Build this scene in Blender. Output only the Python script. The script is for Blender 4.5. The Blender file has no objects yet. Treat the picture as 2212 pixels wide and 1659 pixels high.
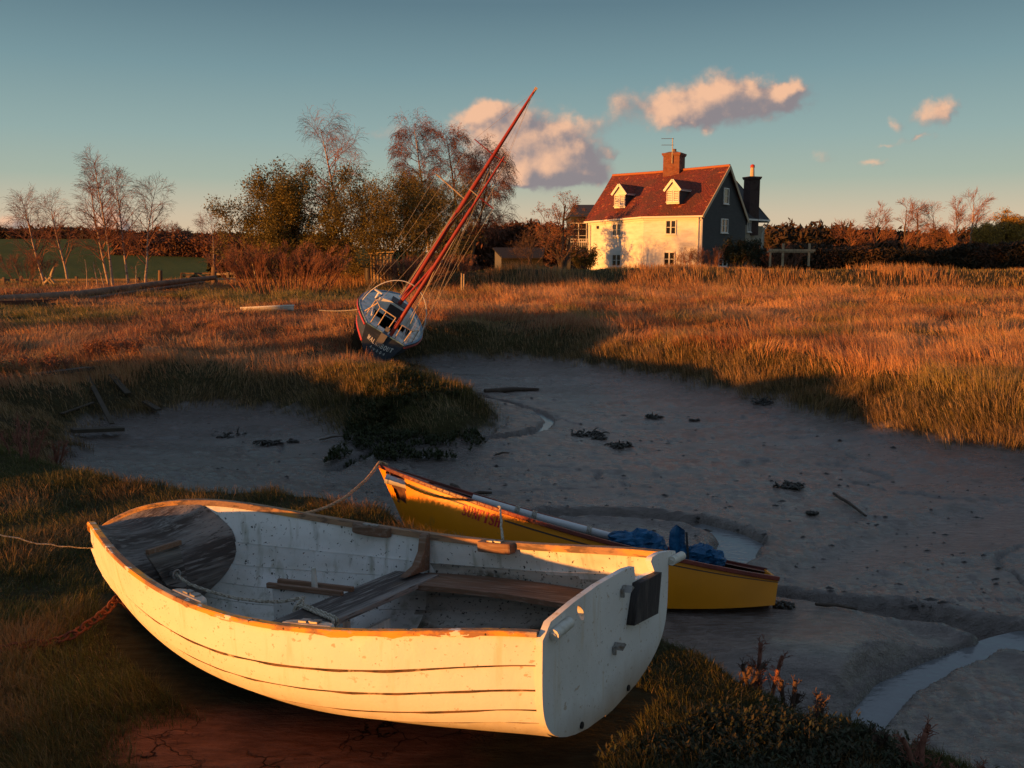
import bpy, math, random
import numpy as np
from math import radians as RAD, sin, cos, pi, sqrt
from mathutils import Matrix, Vector
random.seed(7); rng = np.random.default_rng(11)
SC = bpy.context.scene; COL = SC.collection
# ------------------------------------------------------------------ camera
CAMH = 2.35; FPX = 900.0; PITCH = math.atan((384-254.6)/FPX)
cd = bpy.data.cameras.new('camera'); cam = bpy.data.objects.new('camera', cd); COL.objects.link(cam)
cam.location = (0, 0, CAMH); cam.rotation_euler = (pi/2-PITCH, 0, 0)
cd.sensor_width = 36; cd.lens = 36*FPX/1024; cd.clip_start = .05; cd.clip_end = 20000
SC.camera = cam
# ------------------------------------------------------------------ light
SUN_EL = RAD(3.7); SUN_AZ = RAD(30)        # azimuth: 30 deg behind the camera's left
tosun = Vector((-cos(SUN_AZ)*cos(SUN_EL), -sin(SUN_AZ)*cos(SUN_EL), sin(SUN_EL)))
sl = bpy.data.lights.new('sun', 'SUN'); sl.energy = 5.0; sl.angle = RAD(.6); sl.color = (1.0, .365, .058)
sun = bpy.data.objects.new('sun', sl); COL.objects.link(sun)
sun.rotation_euler = tosun.to_track_quat('Z', 'Y').to_euler()
SC.view_settings.view_transform = 'Standard'; SC.view_settings.look = 'None'
SC.view_settings.exposure = 0.70; SC.view_settings.gamma = 1
SC.cycles.max_bounces = 5; SC.cycles.diffuse_bounces = 3; SC.cycles.glossy_bounces = 2
SC.cycles.transparent_max_bounces = 6; SC.cycles.use_denoising = True
SC.cycles.caustics_reflective = False; SC.cycles.caustics_refractive = False

def pxdir(u, v):
    x = (u-512)/FPX; z = (384-v)/FPX; c, s = cos(PITCH), sin(PITCH)
    return Vector((x, c+z*s, -s+z*c))
def at(u, v, z=None, y=None):
    d = pxdir(u, v)
    t = (z-CAMH)/d.z if z is not None else y/d.y
    return Vector((0, 0, CAMH))+d*t
D2 = 1024/2212.0
def atd(u, v, z=None, y=None): return at(u*D2, v*D2, z, y)

# ------------------------------------------------------------------ node helpers
class NT:
    def __init__(s, t): s.t = t
    def n(s, typ, ins=None, **kw):
        nd = s.t.nodes.new(typ)
        for k, v in kw.items(): setattr(nd, k, v)
        for k, v in (ins or {}).items():
            so = nd.inputs[k]
            if isinstance(v, bpy.types.NodeSocket): s.t.links.new(v, so)
            else: so.default_value = v
        return nd
    def math(s, op, a, b=None, c=None, clamp=False):
        i = {0: a}
        if b is not None: i[1] = b
        if c is not None: i[2] = c
        return s.n('ShaderNodeMath', i, operation=op, use_clamp=clamp).outputs[0]
    def vm(s, op, a, b=None):
        i = {0: a}
        if b is not None: i[1] = b
        return s.n('ShaderNodeVectorMath', i, operation=op).outputs[0]
    def rng(s, v, a, b, c=0., d=1., smooth=False):
        return s.n('ShaderNodeMapRange', {0: v, 1: a, 2: b, 3: c, 4: d}, interpolation_type='SMOOTHSTEP' if smooth else 'LINEAR').outputs[0]
    def mix(s, f, a, b, typ='MIX'):
        nd = s.n('ShaderNodeMix', data_type='RGBA', blend_type=typ)
        for k, v in ((0, f), (6, a), (7, b)):
            if isinstance(v, bpy.types.NodeSocket): s.t.links.new(v, nd.inputs[k])
            elif k == 0: nd.inputs[0].default_value = v
            else: nd.inputs[k].default_value = tuple(v)+(1,) if len(v) == 3 else v
        return nd.outputs[2]
    def noise(s, vec, scale, detail=3, rough=.55, dist=0., out=0, scl=None):
        if scl: vec = s.n('ShaderNodeMapping', {'Vector': vec, 'Scale': scl}).outputs[0]
        return s.n('ShaderNodeTexNoise', {'Vector': vec, 'Scale': scale, 'Detail': detail, 'Roughness': rough, 'Distortion': dist}).outputs[out]

def new_mat(name):
    m = bpy.data.materials.new(name); m.use_nodes = True; m.node_tree.nodes.clear()
    return m, NT(m.node_tree)
MATS = {}
def mat(name, col, layers=(), rough=.6, rl=None, bump=(), spec=.4, metal=0., attr=None, coords='Object', transl=0., coat=0., zst=None):
    """layers: (colour, scale, lo, hi, stretch or None[, detail]); bump: (scale, distance, stretch)"""
    if name in MATS: return MATS[name]
    m, N = new_mat(name)
    tc = N.n('ShaderNodeTexCoord').outputs[coords]
    c = N.n('ShaderNodeRGB').outputs[0]; c.default_value = tuple(col)+(1,)
    if attr: c = N.n('ShaderNodeAttribute', attribute_name=attr).outputs[0]
    for L in layers:
        f = N.rng(N.noise(tc, L[1], L[5] if len(L) > 5 else 4, .6, scl=L[4]), L[2], L[3])
        c = N.mix(f, c, L[0])
    if zst:  # dried mud or waterline stain low down on the thing: (colour, z at full, z at none)
        zc_ = N.n('ShaderNodeSeparateXYZ', {0: tc}).outputs[2]; zn = N.math('ADD', zc_, N.math('MULTIPLY', N.math('SUBTRACT', N.noise(tc, 9., 4, scl=(1, 1, .5)), .5), .14))
        c = N.mix(N.rng(zn, zst[2], zst[1]), c, zst[0])
    b = N.n('ShaderNodeBsdfPrincipled', {'Base Color': c, 'Roughness': rough, 'Metallic': metal, 'Specular IOR Level': spec, 'Coat Weight': coat})
    if rl: N.t.links.new(N.rng(N.noise(tc, rl[0], 3), .3, .7, rl[1], rl[2]), b.inputs['Roughness'])
    nrm = None
    for B in bump:
        i = {'Height': N.noise(tc, B[0], 4, .6, scl=B[2]), 'Distance': B[1], 'Strength': 1.}
        if nrm: i['Normal'] = nrm
        nrm = N.n('ShaderNodeBump', i).outputs[0]
    if nrm: N.t.links.new(nrm, b.inputs['Normal'])
    sh = b.outputs[0]
    if transl:
        tr = N.n('ShaderNodeBsdfTranslucent', {'Color': c}).outputs[0]
        sh = N.n('ShaderNodeMixShader', {0: transl, 1: sh, 2: tr}).outputs[0]
    N.n('ShaderNodeOutputMaterial', {'Surface': sh})
    MATS[name] = m
    return m

# ------------------------------------------------------------------ world: sky and clouds
w = bpy.data.worlds.new('World'); SC.world = w; w.use_nodes = True; w.node_tree.nodes.clear()
def cloud_group():
    g = bpy.data.node_groups.new('cloud_density', 'ShaderNodeTree')
    g.interface.new_socket('Vector', in_out='INPUT', socket_type='NodeSocketVector')
    g.interface.new_socket('Density', in_out='OUTPUT', socket_type='NodeSocketFloat')
    N = NT(g); gi = N.n('NodeGroupInput').outputs[0]
    wv = N.n('ShaderNodeTexNoise', {'Vector': gi, 'Scale': 16., 'Detail': 3., 'Roughness': .6}).outputs[1]
    wv = N.vm('MULTIPLY', N.vm('SUBTRACT', wv, (.5, .5, .5)), (.045, .035, 0))
    wv2 = N.n('ShaderNodeTexNoise', {'Vector': gi, 'Scale': 60., 'Detail': 3., 'Roughness': .6}).outputs[1]
    wv2 = N.vm('MULTIPLY', N.vm('SUBTRACT', wv2, (.5, .5, .5)), (.016, .014, 0))
    p = N.vm('ADD', N.vm('ADD', gi, wv), wv2)
    d = None
    # centre x, y (2212-wide picture pixels, turned into directions), radii, weight
    E = [(1085, 285, 82, 50, 1.), (1170, 320, 85, 58, 1.), (1225, 345, 70, 45, .95), (1150, 372, 120, 24, .8), (1270, 385, 50, 16, .7),
         (1040, 255, 45, 25, .75), (1110, 398, 60, 12, .45),
         (1450, 240, 85, 34, .8), (1540, 210, 80, 42, .9), (1620, 205, 70, 34, .8), (1500, 265, 60, 22, .6), (1705, 212, 42, 24, .75), (1335, 215, 30, 28, .4),
         (2010, 245, 30, 26, .62), (2045, 240, 18, 34, .55), (1935, 262, 18, 18, .42), (1885, 348, 36, 9, .52), (1980, 300, 26, 8, .58), (1915, 308, 26, 7, .46), (1780, 335, 28, 18, .30), (1705, 212, 44, 26, .4),
         (225, 492, 30, 38, .95), (245, 510, 30, 22, .9), (95, 505, 26, 20, .6), (20, 487, 60, 18, .55), (460, 510, 22, 18, .6), (155, 505, 60, 12, .35), (840, 285, 60, 22, .32),
         (1270, 262, 50, 20, .34), (1330, 325, 28, 10, .45)]
    for (cx, cy, rx, ry, wt) in E:
        q = pxdir(cx*D2, cy*D2); c = (q.x/q.y, q.z/q.y, 0)
        v = N.vm('MULTIPLY', N.vm('SUBTRACT', p, c), (1944/rx, 1944/ry, 0))
        L = N.n('ShaderNodeVectorMath', {0: v}, operation='DOT_PRODUCT'); g.links.new(v, L.inputs[1])
        e = N.math('MULTIPLY', N.math('EXPONENT', N.math('MULTIPLY', L.outputs['Value'], -.9)), wt)
        d = e if d is None else N.n('ShaderNodeMath', {0: d, 1: e}, operation='ADD').outputs[0]
    nz = N.noise(gi, 34., 6, .62)
    d = N.math('ADD', N.math('MULTIPLY', d, .9), N.math('MULTIPLY', N.math('SUBTRACT', nz, .51), .74))
    N.n('NodeGroupOutput', {0: d})
    return g
CG = cloud_group()
N = NT(w.node_tree)
sky = N.n('ShaderNodeTexSky', sky_type='NISHITA', sun_disc=False, sun_elevation=SUN_EL, sun_rotation=RAD(240), altitude=0, air_density=1.0, dust_density=1.2, ozone_density=1.6)
tc = N.n('ShaderNodeTexCoord').outputs['Generated']
sx = N.n('ShaderNodeSeparateXYZ', {0: tc})
zz = sx.outputs[2]
# the dusk sky: peach at the horizon turning to teal higher up
cr = N.n('ShaderNodeValToRGB', {0: N.rng(zz, -.01, .46)})
el = cr.color_ramp.elements
stops = [(0., (.47, .32, .20)), (.04, (.455, .325, .21)), (.11, (.375, .315, .23)), (.19, (.232, .275, .232)), (.28, (.175, .245, .238)), (.42, (.112, .183, .202)), (.56, (.066, .116, .143)), (.75, (.085, .115, .155)), (1., (.10, .13, .175))]
el[0].position, el[0].color = stops[0][0], stops[0][1]+(1,); el[1].position, el[1].color = stops[-1][0], stops[-1][1]+(1,)
for p_, c_ in stops[1:-1]:
    e_ = el.new(p_); e_.color = c_+(1,)
skyc = N.mix(.9, N.mix(1., sky.outputs[0], (.08, .085, .09), 'MULTIPLY'), cr.outputs[0])
bg = N.n('ShaderNodeBackground', {'Color': skyc, 'Strength': 1.08})
N.n('ShaderNodeOutputWorld', {'Surface': bg.outputs[0]})
# ------------------------------------------------------------------ mesh helpers
def tag(o, label=None, cat=None, group=None, kind=None):
    if label: o['label'] = label
    if cat: o['category'] = cat
    if group: o['group'] = group
    if kind: o['kind'] = kind
    return o
def empty(name, label, cat, loc=(0, 0, 0), mw=None, group=None):
    o = bpy.data.objects.new(name, None); COL.objects.link(o); o.empty_display_size = .1
    if mw is not None: o.matrix_world = mw
    else: o.location = loc
    return tag(o, label, cat, group)
def mesh_np(name, V, F, mats, parent=None, smooth=False, cols=None, mi=None):
    """F: list of arrays (n,k) of indices"""
    me = bpy.data.meshes.new(name); V = np.asarray(V, np.float32)
    F = [np.asarray(f) for f in F if len(f)]
    nl = sum(f.size for f in F); nf = sum(len(f) for f in F)
    me.vertices.add(len(V)); me.vertices.foreach_set('co', V.ravel())
    me.loops.add(nl); me.polygons.add(nf)
    me.loops.foreach_set('vertex_index', np.concatenate([f.ravel() for f in F]).astype(np.int32))
    tot = np.concatenate([np.full(len(f), f.shape[1]) for f in F]).astype(np.int32)
    st = np.concatenate([[0], np.cumsum(tot)[:-1]]).astype(np.int32)
    me.polygons.foreach_set('loop_start', st)
    try: me.polygons.foreach_set('loop_total', tot)
    except Exception: pass
    me.polygons.foreach_set('use_smooth', np.full(nf, bool(smooth)))
    for m in mats if isinstance(mats, (list, tuple)) else [mats]: me.materials.append(m)
    if mi is not None: me.polygons.foreach_set('material_index', np.asarray(mi, np.int32))
    me.update(calc_edges=True)
    if cols is not None:
        a = me.color_attributes.new('Col', 'FLOAT_COLOR', 'POINT')
        c4 = np.ones((len(V), 4), np.float32); c4[:, :3] = cols; a.data.foreach_set('color', c4.ravel())
    o = bpy.data.objects.new(name, me); COL.objects.link(o)
    if parent is not None: o.parent = parent
    return o
class MB:
    def __init__(s): s.v = []; s.f = []; s.m = []; s.sm = []
    def add(s, vs, fs, m=0, sm=False):
        n = len(s.v); s.v += [tuple(v) for v in vs]; s.f += [tuple(i+n for i in f) for f in fs]; s.m += [m]*len(fs); s.sm += [sm]*len(fs); return s
    def box(s, c, d, M=None, m=0):
        x, y, z = (k/2 for k in d); vs = [Vector((a*x, b*y, e*z)) for a in (-1, 1) for b in (-1, 1) for e in (-1, 1)]
        vs = [(M @ v if M is not None else v)+Vector(c) for v in vs]
        return s.add(vs, [(0, 1, 3, 2), (4, 6, 7, 5), (0, 4, 5, 1), (2, 3, 7, 6), (0, 2, 6, 4), (1, 5, 7, 3)], m)
    def beam(s, a, b, wd, ht, up=(0, 0, 1), m=0):
        a, b = Vector(a), Vector(b); x = (b-a); L = x.length; x.normalize(); y = Vector(up).cross(x).normalized(); z = x.cross(y)
        M = Matrix((x, y, z)).transposed(); return s.box((a+b)/2, (L, wd, ht), M, m)
    def tube(s, pts, r, n=8, m=0, cap=True, sm=True):
        pts = [Vector(p) for p in pts]; k = len(pts); r = r if isinstance(r, (list, tuple)) else [r]*k; vs = []
        t0 = (pts[1]-pts[0]).normalized(); nrm = t0.orthogonal().normalized()
        for i, p in enumerate(pts):
            t = (pts[min(i+1, k-1)]-pts[max(i-1, 0)]).normalized(); nrm = (nrm-t*nrm.dot(t)).normalized(); b = t.cross(nrm)
            for j in range(n): a = 2*pi*j/n; vs.append(p+(nrm*cos(a)+b*sin(a))*r[i])
        fs = [(i*n+j, i*n+(j+1) % n, (i+1)*n+(j+1) % n, (i+1)*n+j) for i in range(k-1) for j in range(n)]
        s.add(vs, fs, m, sm)
        if cap: s.add(vs[:n], [tuple(range(n))[::-1]], m); s.add(vs[-n:], [tuple(range(n))], m)
        return s
    def prism(s, poly, a, b, m=0):
        """poly: list of 3D points (base), extruded by vector b-a"""
        e = Vector(b)-Vector(a); P = [Vector(p)+Vector(a) for p in poly]; n = len(P)
        return s.add(P+[p+e for p in P], [tuple(range(n))[::-1], tuple(range(n, 2*n))]+[(i, (i+1) % n, (i+1) % n+n, i+n) for i in range(n)], m)
    def build(s, name, mats, parent=None, bevel=0, mat_w=None):
        me = bpy.data.meshes.new(name); me.from_pydata(s.v, [], s.f)
        for mm in mats if isinstance(mats, (list, tuple)) else [mats]: me.materials.append(mm)
        me.polygons.foreach_set('material_index', s.m); me.polygons.foreach_set('use_smooth', s.sm); me.update()
        o = bpy.data.objects.new(name, me); COL.objects.link(o)
        if parent is not None: o.parent = parent
        if bevel:
            b = o.modifiers.new('b', 'BEVEL'); b.width = bevel; b.segments = 2; b.limit_method = 'ANGLE'; b.angle_limit = RAD(40)
        return o
def flat_shape(loops, thick, name, mats, parent, plane):
    """filled 2D outline with holes, extruded; plane(u,v,w)->3D"""
    cu = bpy.data.curves.new('tmp', 'CURVE'); cu.dimensions = '2D'; cu.fill_mode = 'BOTH'; cu.extrude = thick/2
    for L in loops:
        sp = cu.splines.new('POLY'); sp.points.add(len(L)-1)
        for i, (a, b) in enumerate(L): sp.points[i].co = (a, b, 0, 1)
        sp.use_cyclic_u = True
    to = bpy.data.objects.new('tmp', cu); COL.objects.link(to)
    dg = bpy.context.evaluated_depsgraph_get(); me = bpy.data.meshes.new_from_object(to.evaluated_get(dg))
    bpy.data.objects.remove(to)
    for v in me.vertices: v.co = plane(*v.co)
    me.materials.clear(); me.materials.append(mats); me.name = name
    o = bpy.data.objects.new(name, me); COL.objects.link(o); o.parent = parent
    return o

# numpy value noise
def _h(ix, iy, s):
    n = (ix*374761393+iy*668265263+s*974711) & 0xffffffff
    n = ((n ^ (n >> 13))*1274126177) & 0xffffffff
    return ((n ^ (n >> 16)) & 0xffff)/65535.0
def vnoise(x, y, s=0):
    x = np.asarray(x, float); y = np.asarray(y, float)
    ix = np.floor(x).astype(np.int64); iy = np.floor(y).astype(np.int64); fx = x-ix; fy = y-iy
    fx = fx*fx*(3-2*fx); fy = fy*fy*(3-2*fy)
    a, b, c, d = _h(ix, iy, s), _h(ix+1, iy, s), _h(ix, iy+1, s), _h(ix+1, iy+1, s)
    return (a+(b-a)*fx)*(1-fy)+(c+(d-c)*fx)*fy
def fbm(x, y, s=0, o=4):
    t = 0; a = .5
    for i in range(o): t = t+a*vnoise(x*2**i+13.7*i, y*2**i-7.1*i, s+i); a *= .5
    return t/(1-.5**o)
def sstep(a, b, x):
    t = np.clip((np.asarray(x, float)-a)/(b-a), 0, 1); return t*t*(3-2*t)
def seg_dist(x, y, P, closed=False):
    P = np.asarray(P, float); Q = np.roll(P, -1, 0) if closed else P[1:]; A = P if closed else P[:-1]
    best = np.full(np.shape(x), 1e9); tb = np.zeros(np.shape(x)); acc = 0
    for a, b in zip(A, Q):
        d = b-a; L = d@d+1e-12; t = np.clip(((x-a[0])*d[0]+(y-a[1])*d[1])/L, 0, 1)
        r = np.hypot(x-a[0]-t*d[0], y-a[1]-t*d[1]); k = r < best; best = np.where(k, r, best); tb = np.where(k, acc+t*sqrt(L), tb); acc += sqrt(L)
    return best, tb
def inside(x, y, P):
    P = np.asarray(P, float); r = np.zeros(np.shape(x), bool)
    for (ax, ay), (bx, by) in zip(P, np.roll(P, -1, 0)):
        c = ((ay > y) != (by > y)) & (x < (bx-ax)*(y-ay)/((by-ay) if by != ay else 1e-9)+ax); r ^= c
    return r

# ------------------------------------------------------------------ boat frames (solved from the photograph's geometry)
def rotm(yaw, trim, heel):
    cy, sy, ct, st, ch, sh = cos(yaw), sin(yaw), cos(trim), sin(trim), cos(heel), sin(heel)
    return Matrix(((cy, -sy, 0), (sy, cy, 0), (0, 0, 1))) @ Matrix(((ct, 0, -st), (0, 1, 0), (st, 0, ct))) @ Matrix(((1, 0, 0), (0, ch, -sh), (0, sh, ch)))
def frame(p): 
    M = rotm(RAD(p[3]), RAD(p[4]), RAD(p[5])).to_4x4(); M.translation = Vector(p[:3]); return M
MW = frame((0.3214, 2.8456, 0.836, 150.7926, -5.4721, 3.4845))        # white dinghy
MY = frame((1.6669, 5.5301, -.0384, 167.8066, 8.4402, 15.0442))      # yellow dinghy
def bez(P, s):
    P = np.asarray(P, float); n = len(P)-1; s = np.asarray(s, float)[:, None]
    return sum(math.comb(n, i)*s**i*(1-s)**(n-i)*P[i] for i in range(n+1))
def white_hull(ss, tt):
    L, b0, b1, b2, b3, b4, z0, z1, z2, z3, z4, z5, xk, k1, k2, xk2, n0, n1, m0, m1, rk = [2.6625, 0.5111, 0.6123, 0.9723, 0.2402, 0.0448, 0.4201, 0.4246, 0.1249, 0.8889, 0.4668, 0.4448, 0.1872, 0.0565, -0.2649, 0.9643, 5.8378, 1.0145, 1.5278, 1.9401, -0.0295]
    ss = np.asarray(ss, float); tt = np.asarray(tt, float)
    G = bez([(rk, b0, z0), (.25*L, b1, z1), (.55*L, b2, z2), (.85*L, b3, z3), (L, b4, z4), (L, 0, z5)], ss)
    K = bez([(0, 0, 0), (xk*L, 0, k1), (xk2*L, 0, k2), (L, 0, z5)], ss)
    n = (n0+(n1-n0)*ss**1.5)[:, None]; m = (m0+(m1-m0)*ss**1.5)[:, None]; T = tt if tt.ndim == 2 else tt[None, :]
    Y = G[:, 1:2]*(1-(1-T)**n)**(1/m)
    return np.stack([K[:, 0:1]+(G[:, 0:1]-K[:, 0:1])*T, Y, K[:, 2:3]+(G[:, 2:3]-K[:, 2:3])*T], -1)
def yellow_lines(ss):
    L, b0, b1, b2, z0, z1, z2, z3, c0, c1, c2, h0, h1, xs, k1, rk = [2.8148, .327, .6858, .3564, .3427, .3021, .4476, .5231, .3604, .6075, .27, .1842, .2196, .9199, -.1366, .0416]
    G = bez([(rk, b0, z0), (.4*L, b1, z1), (.8*L, b2, z2), (L, 0, z3)], ss)
    C = bez([(rk, c0, h0), (.4*L, c1, k1), (.8*L, c2, k1), (L*xs, 0, h1)], ss)
    K = C*np.array([1, 0, 1])-np.array([0, 0, .02])*(1-ss[:, None])
    return G, C, K
def bray(M, u, v, axis=None, val=None, plane=None):
    """photo pixel -> point in a boat's own frame, on the plane axis=val or plane (n,d)"""
    Mi = M.inverted(); o = Mi @ Vector((0, 0, CAMH)); d = Mi.to_3x3() @ pxdir(u, v)
    n, k = (Vector([1. if i == axis else 0. for i in range(3)]), val) if plane is None else (Vector(plane[0]), plane[1])
    return o+d*((k-n.dot(o))/n.dot(d))
# ------------------------------------------------------------------ sky backdrop that carries the clouds, 9 km away
cm_, N = new_mat('cloud_layer')
pv = N.vm('MULTIPLY', N.n('ShaderNodeTexCoord').outputs['Object'], (1/9000., 1/9000., 0))
sxy = N.n('ShaderNodeSeparateXYZ', {0: N.n('ShaderNodeTexCoord').outputs['Object']})
pv = N.n('ShaderNodeCombineXYZ', {0: N.math('DIVIDE', sxy.outputs[0], 9000.), 1: N.math('DIVIDE', sxy.outputs[2], 9000.), 2: 0.}).outputs[0]
def dens(v):
    nd = N.n('ShaderNodeGroup'); nd.node_tree = CG; N.t.links.new(v, nd.inputs[0]); return nd.outputs[0]
d0 = dens(pv); d1 = dens(N.vm('ADD', pv, (-.014, .006, 0)))
big = N.noise(pv, 22., 2, .5)
lit = N.rng(N.math('ADD', N.math('MULTIPLY', N.math('SUBTRACT', d0, d1), 1.0), N.math('MULTIPLY', N.math('SUBTRACT', big, .5), .9)), -.32, .50, smooth=True)
cc = N.mix(lit, (.165, .145, .155), (.56, .325, .205))
fac = N.math('MULTIPLY', N.rng(d0, .13, .70, smooth=True), .96)
em = N.n('ShaderNodeEmission', {'Color': cc, 'Strength': 1.}); tr = N.n('ShaderNodeBsdfTransparent')
N.n('ShaderNodeOutputMaterial', {'Surface': N.n('ShaderNodeMixShader', {0: fac, 1: tr.outputs[0], 2: em.outputs[0]}).outputs[0]})
sk = mesh_np('sky', [(x*9000, 9000, z*9000) for x in (-.62, .62) for z in (0., .28)], [np.array([(0, 1, 3, 2)])], cm_)
sk.location = (0, 0, CAMH); tag(sk, kind='structure')
# ------------------------------------------------------------------ terrain
def gxy(L, z=0., dx=0, dy=0):
    return [(p.x+dx, p.y+dy) for p in (atd(u, v, z=z) for u, v in L)]
NEARLIP = [(205, 968), (225, 1000), (300, 1022), (450, 1036), (620, 1036), (700, 1058), (830, 1075), (890, 1105), (980, 1150), (1100, 1200), (1250, 1270), (1380, 1325), (1480, 1365), (1570, 1395), (1660, 1440), (1740, 1505), (1840, 1560), (1960, 1600), (2100, 1640)]
NL = gxy(NEARLIP, .7, .16, .36)
PEN = gxy([(200, 948), (300, 925), (420, 905), (560, 900), (660, 925), (745, 948), (860, 950), (950, 948), (1055, 940), (1070, 908), (1030, 868), (975, 838), (930, 812), (890, 795)], 0., 0, -.28)
BACK = gxy([(905, 796), (960, 792), (1100, 790), (1190, 794), (1240, 806), (1330, 820), (1480, 848), (1600, 878), (1700, 908), (1800, 936), (1900, 960), (2050, 986), (2212, 1010), (2500, 1050), (2900, 1100)], 0.)
MUD = PEN+BACK+[(16, 9), (18, -1), (7, -.6), (3.2, 1.15)]+NL[::-1]
CREEKS = [ # path (on the mud), half width, depth, water level or None
    (gxy([(1130, 1128), (1200, 1117), (1290, 1112), (1400, 1113), (1500, 1124), (1570, 1148), (1600, 1165), (1588, 1190), (1560, 1215), (1500, 1250)]), [.09, .09, .09, .09, .09, .12, .15, .14, .11, .1], .12),
    (gxy([(2600, 1330), (2400, 1345), (2280, 1365), (2190, 1378), (2120, 1400), (2020, 1438), (1940, 1480), (1890, 1530), (1850, 1580), (1800, 1640)]), [.12, .105, .09, .08, .07, .07, .08, .085, .09, .10], .08),
    (gxy([(1690, 1290), (1800, 1318), (1930, 1325), (2040, 1338), (2130, 1360), (2190, 1378)]), [.10, .12, .12, .12, .14, .16], .11),
    (gxy([(1035, 860), (1060, 872), (1110, 880), (1160, 892), (1188, 910), (1172, 930), (1140, 944), (1100, 952), (1030, 962)]), [.035, .04, .05, .055, .065, .065, .055, .045, .035], .035),
    (gxy([(2700, 1040), (2212, 1118), (2000, 1160), (1850, 1200), (1740, 1235)]), [.6, .45, .32, .22, .14], .045),
    (gxy([(980, 955), (900, 968), (800, 985), (760, 1000), (720, 1020)]), [.06]*5, .05)]
CHANW = [3, 9]
def terrain(x, y, full=False):
    x = np.asarray(x, float); y = np.asarray(y, float)
    near = (np.hypot(x, y) < 45)
    d = np.full(x.shape, 50.); 
    if near.any():
        xs, ys = x[near], y[near]; dd, _ = seg_dist(xs, ys, MUD, True); ins = inside(xs, ys, MUD)
        d[near] = np.where(ins, -dd, dd)
    d = d+(fbm(x*1.1, y*1.1, 3, 3)-.5)*.8*sstep(3, 8, y)+(fbm(x*2.7, y*2.7, 5, 2)-.5)*.25*sstep(3, 8, y)+(fbm(x*4, y*4, 9, 2)-.5)*.16
    wb = .45+1.1*sstep(5.5, 9, y)-.95*np.exp(-(((x+.6)/1.7)**2+((y-11.3)/2.0)**2))
    bank = sstep(0, 1, d/wb)
    far = sstep(35, 60, y)
    h = .70*bank*(1-far*.15)
    h = h+bank*(fbm(x*.85, y*.85, 24, 3)-.5)*.34*sstep(9, 13, y)*(1-far)+bank*(fbm(x*.35, y*.35, 21, 3)-.5)*.22*sstep(4, 10, np.hypot(x, y))*(1-far)+bank*(fbm(x*1.7, y*1.7, 22, 3)-.5)*.10
    # mud: rises a little towards its edges, ripples
    ins_ = d < 0
    mud = (.03+.07*sstep(6, 8, y))*np.exp(np.minimum(d, 0)/.7)*(1-bank)+(fbm(x*.5, y*.5, 31, 3)-.5)*.07+(fbm(x*3.1, y*5.1, 33, 4)-.5)*.035+(fbm(x*11, y*18, 35, 3)-.5)*.026+(fbm(x*24, y*36, 37, 2)-.5)*.012*(np.hypot(x, y) < 10)-.028*np.exp(-((fbm(x*.42, y*.75, 39, 4)-.5)/.006)**2)*(np.hypot(x, y) < 20)
    h = h+mud*(1-bank)
    cw = np.zeros(x.shape); wet = np.zeros(x.shape)
    m = near & (d < .4)
    if m.any():
        for path, hw, dep in CREEKS:
            dist, t = seg_dist(x[m], y[m], path)
            P = np.asarray(path); acc = np.concatenate([[0], np.cumsum(np.hypot(*(P[1:]-P[:-1]).T))])
            W = np.interp(t, acc, hw)*(1+.5*(fbm(x[m]*3, y[m]*3, 41, 2)-.5))
            g = 1-sstep(.85, 1.45, dist/W)
            h[m] = h[m]*(1-g*(1-bank[m]))+(-dep)*g*(1-bank[m]); cw[m] = np.maximum(cw[m], (1-sstep(.9, 3.0, dist/W))*(dep != .045)); wet[m] = np.maximum(wet[m], (1-sstep(.7, 1.3, dist/W))*(dep == .045))
            h[m] += .035*np.exp(-((dist/W-1.9)/.5)**2)*(1-bank[m])*(dep > .1)
    tipm = np.exp(-(((x+.9)/1.7)**2+((y-11.2)/1.25)**2)**1.5); h = np.where(d > 0, h*(1-.5*tipm), h)
    # unseen mounds added left of and behind the camera to shade mud and foreground
    shade_rise = np.maximum(sstep(-3.6, -5.2, x-.0*y)*sstep(2.6, 1.4, y), sstep(1.0, -.2, y)); shade_hump = np.exp(-((x*.5-y*.866+9.2)/1.7)**4-((x+7.2)/1.5)**2); shade_hump2 = np.exp(-((x*.5-y*.866-.05)/1.95)**6-((x+2.4)/.9)**2); h = h+np.where(shade_hump2 > 1e-3, shade_hump2*.78, 0)*bank
    h = h+np.where(shade_hump > 1e-3, shade_hump*(.72+.3*(fbm(x*1.5, y*1.5, 58, 3)-.5)), 0)*bank
    h = h+shade_rise*(.42+.14*(fbm(x*1.3, y*1.3, 57, 3)-.5))*bank*np.exp(-(np.hypot(x, y)/25)**2)
    # sea wall behind the marsh
    yw = 45+1.5*np.sin(x*.05)+(fbm(x*.2, y*0, 51, 2)-.5)*1.5
    fx = sstep(-17, -7, x)*.35+sstep(-9, 1.5, x)*.65
    h = h+np.where(y > 20, np.exp(-((y-yw)/3.2)**4)*.93*fx, 0)
    h = h+np.where(y > 20, np.exp(-((y-yw)/4.)**2)*(fbm(x*.3, y*.3, 55, 3)-.5)*.5, 0)
    # the hill far left
    a = x/np.maximum(y, 1)
    hill = 7.2*sstep(90, 330, y)*(1-.28*sstep(-.5, -.1, a))*(1-sstep(-.28, .1, a))
    h = h+np.where(y > 60, hill, 0)
    # mud heaped where the yellow dinghy lies
    dy_, ty_ = seg_dist(x, y, [(1.75, 5.1), (.9, 5.25), (.05, 5.5), (-.45, 5.8), (-.75, 6.05)])
    tgt = np.interp(ty_, [0, .9, 1.8, 2.4, 2.8], [.17, .165, .19, .30, .46]); kk = np.exp(-(dy_/.6)**4)*(1-np.clip(cw*1.6, 0, 1)*(y < 5.05))
    h = np.where(y < 9, h*(1-kk)+np.maximum(h, tgt+.3*(h-.0)*0)*kk, h)
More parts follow.
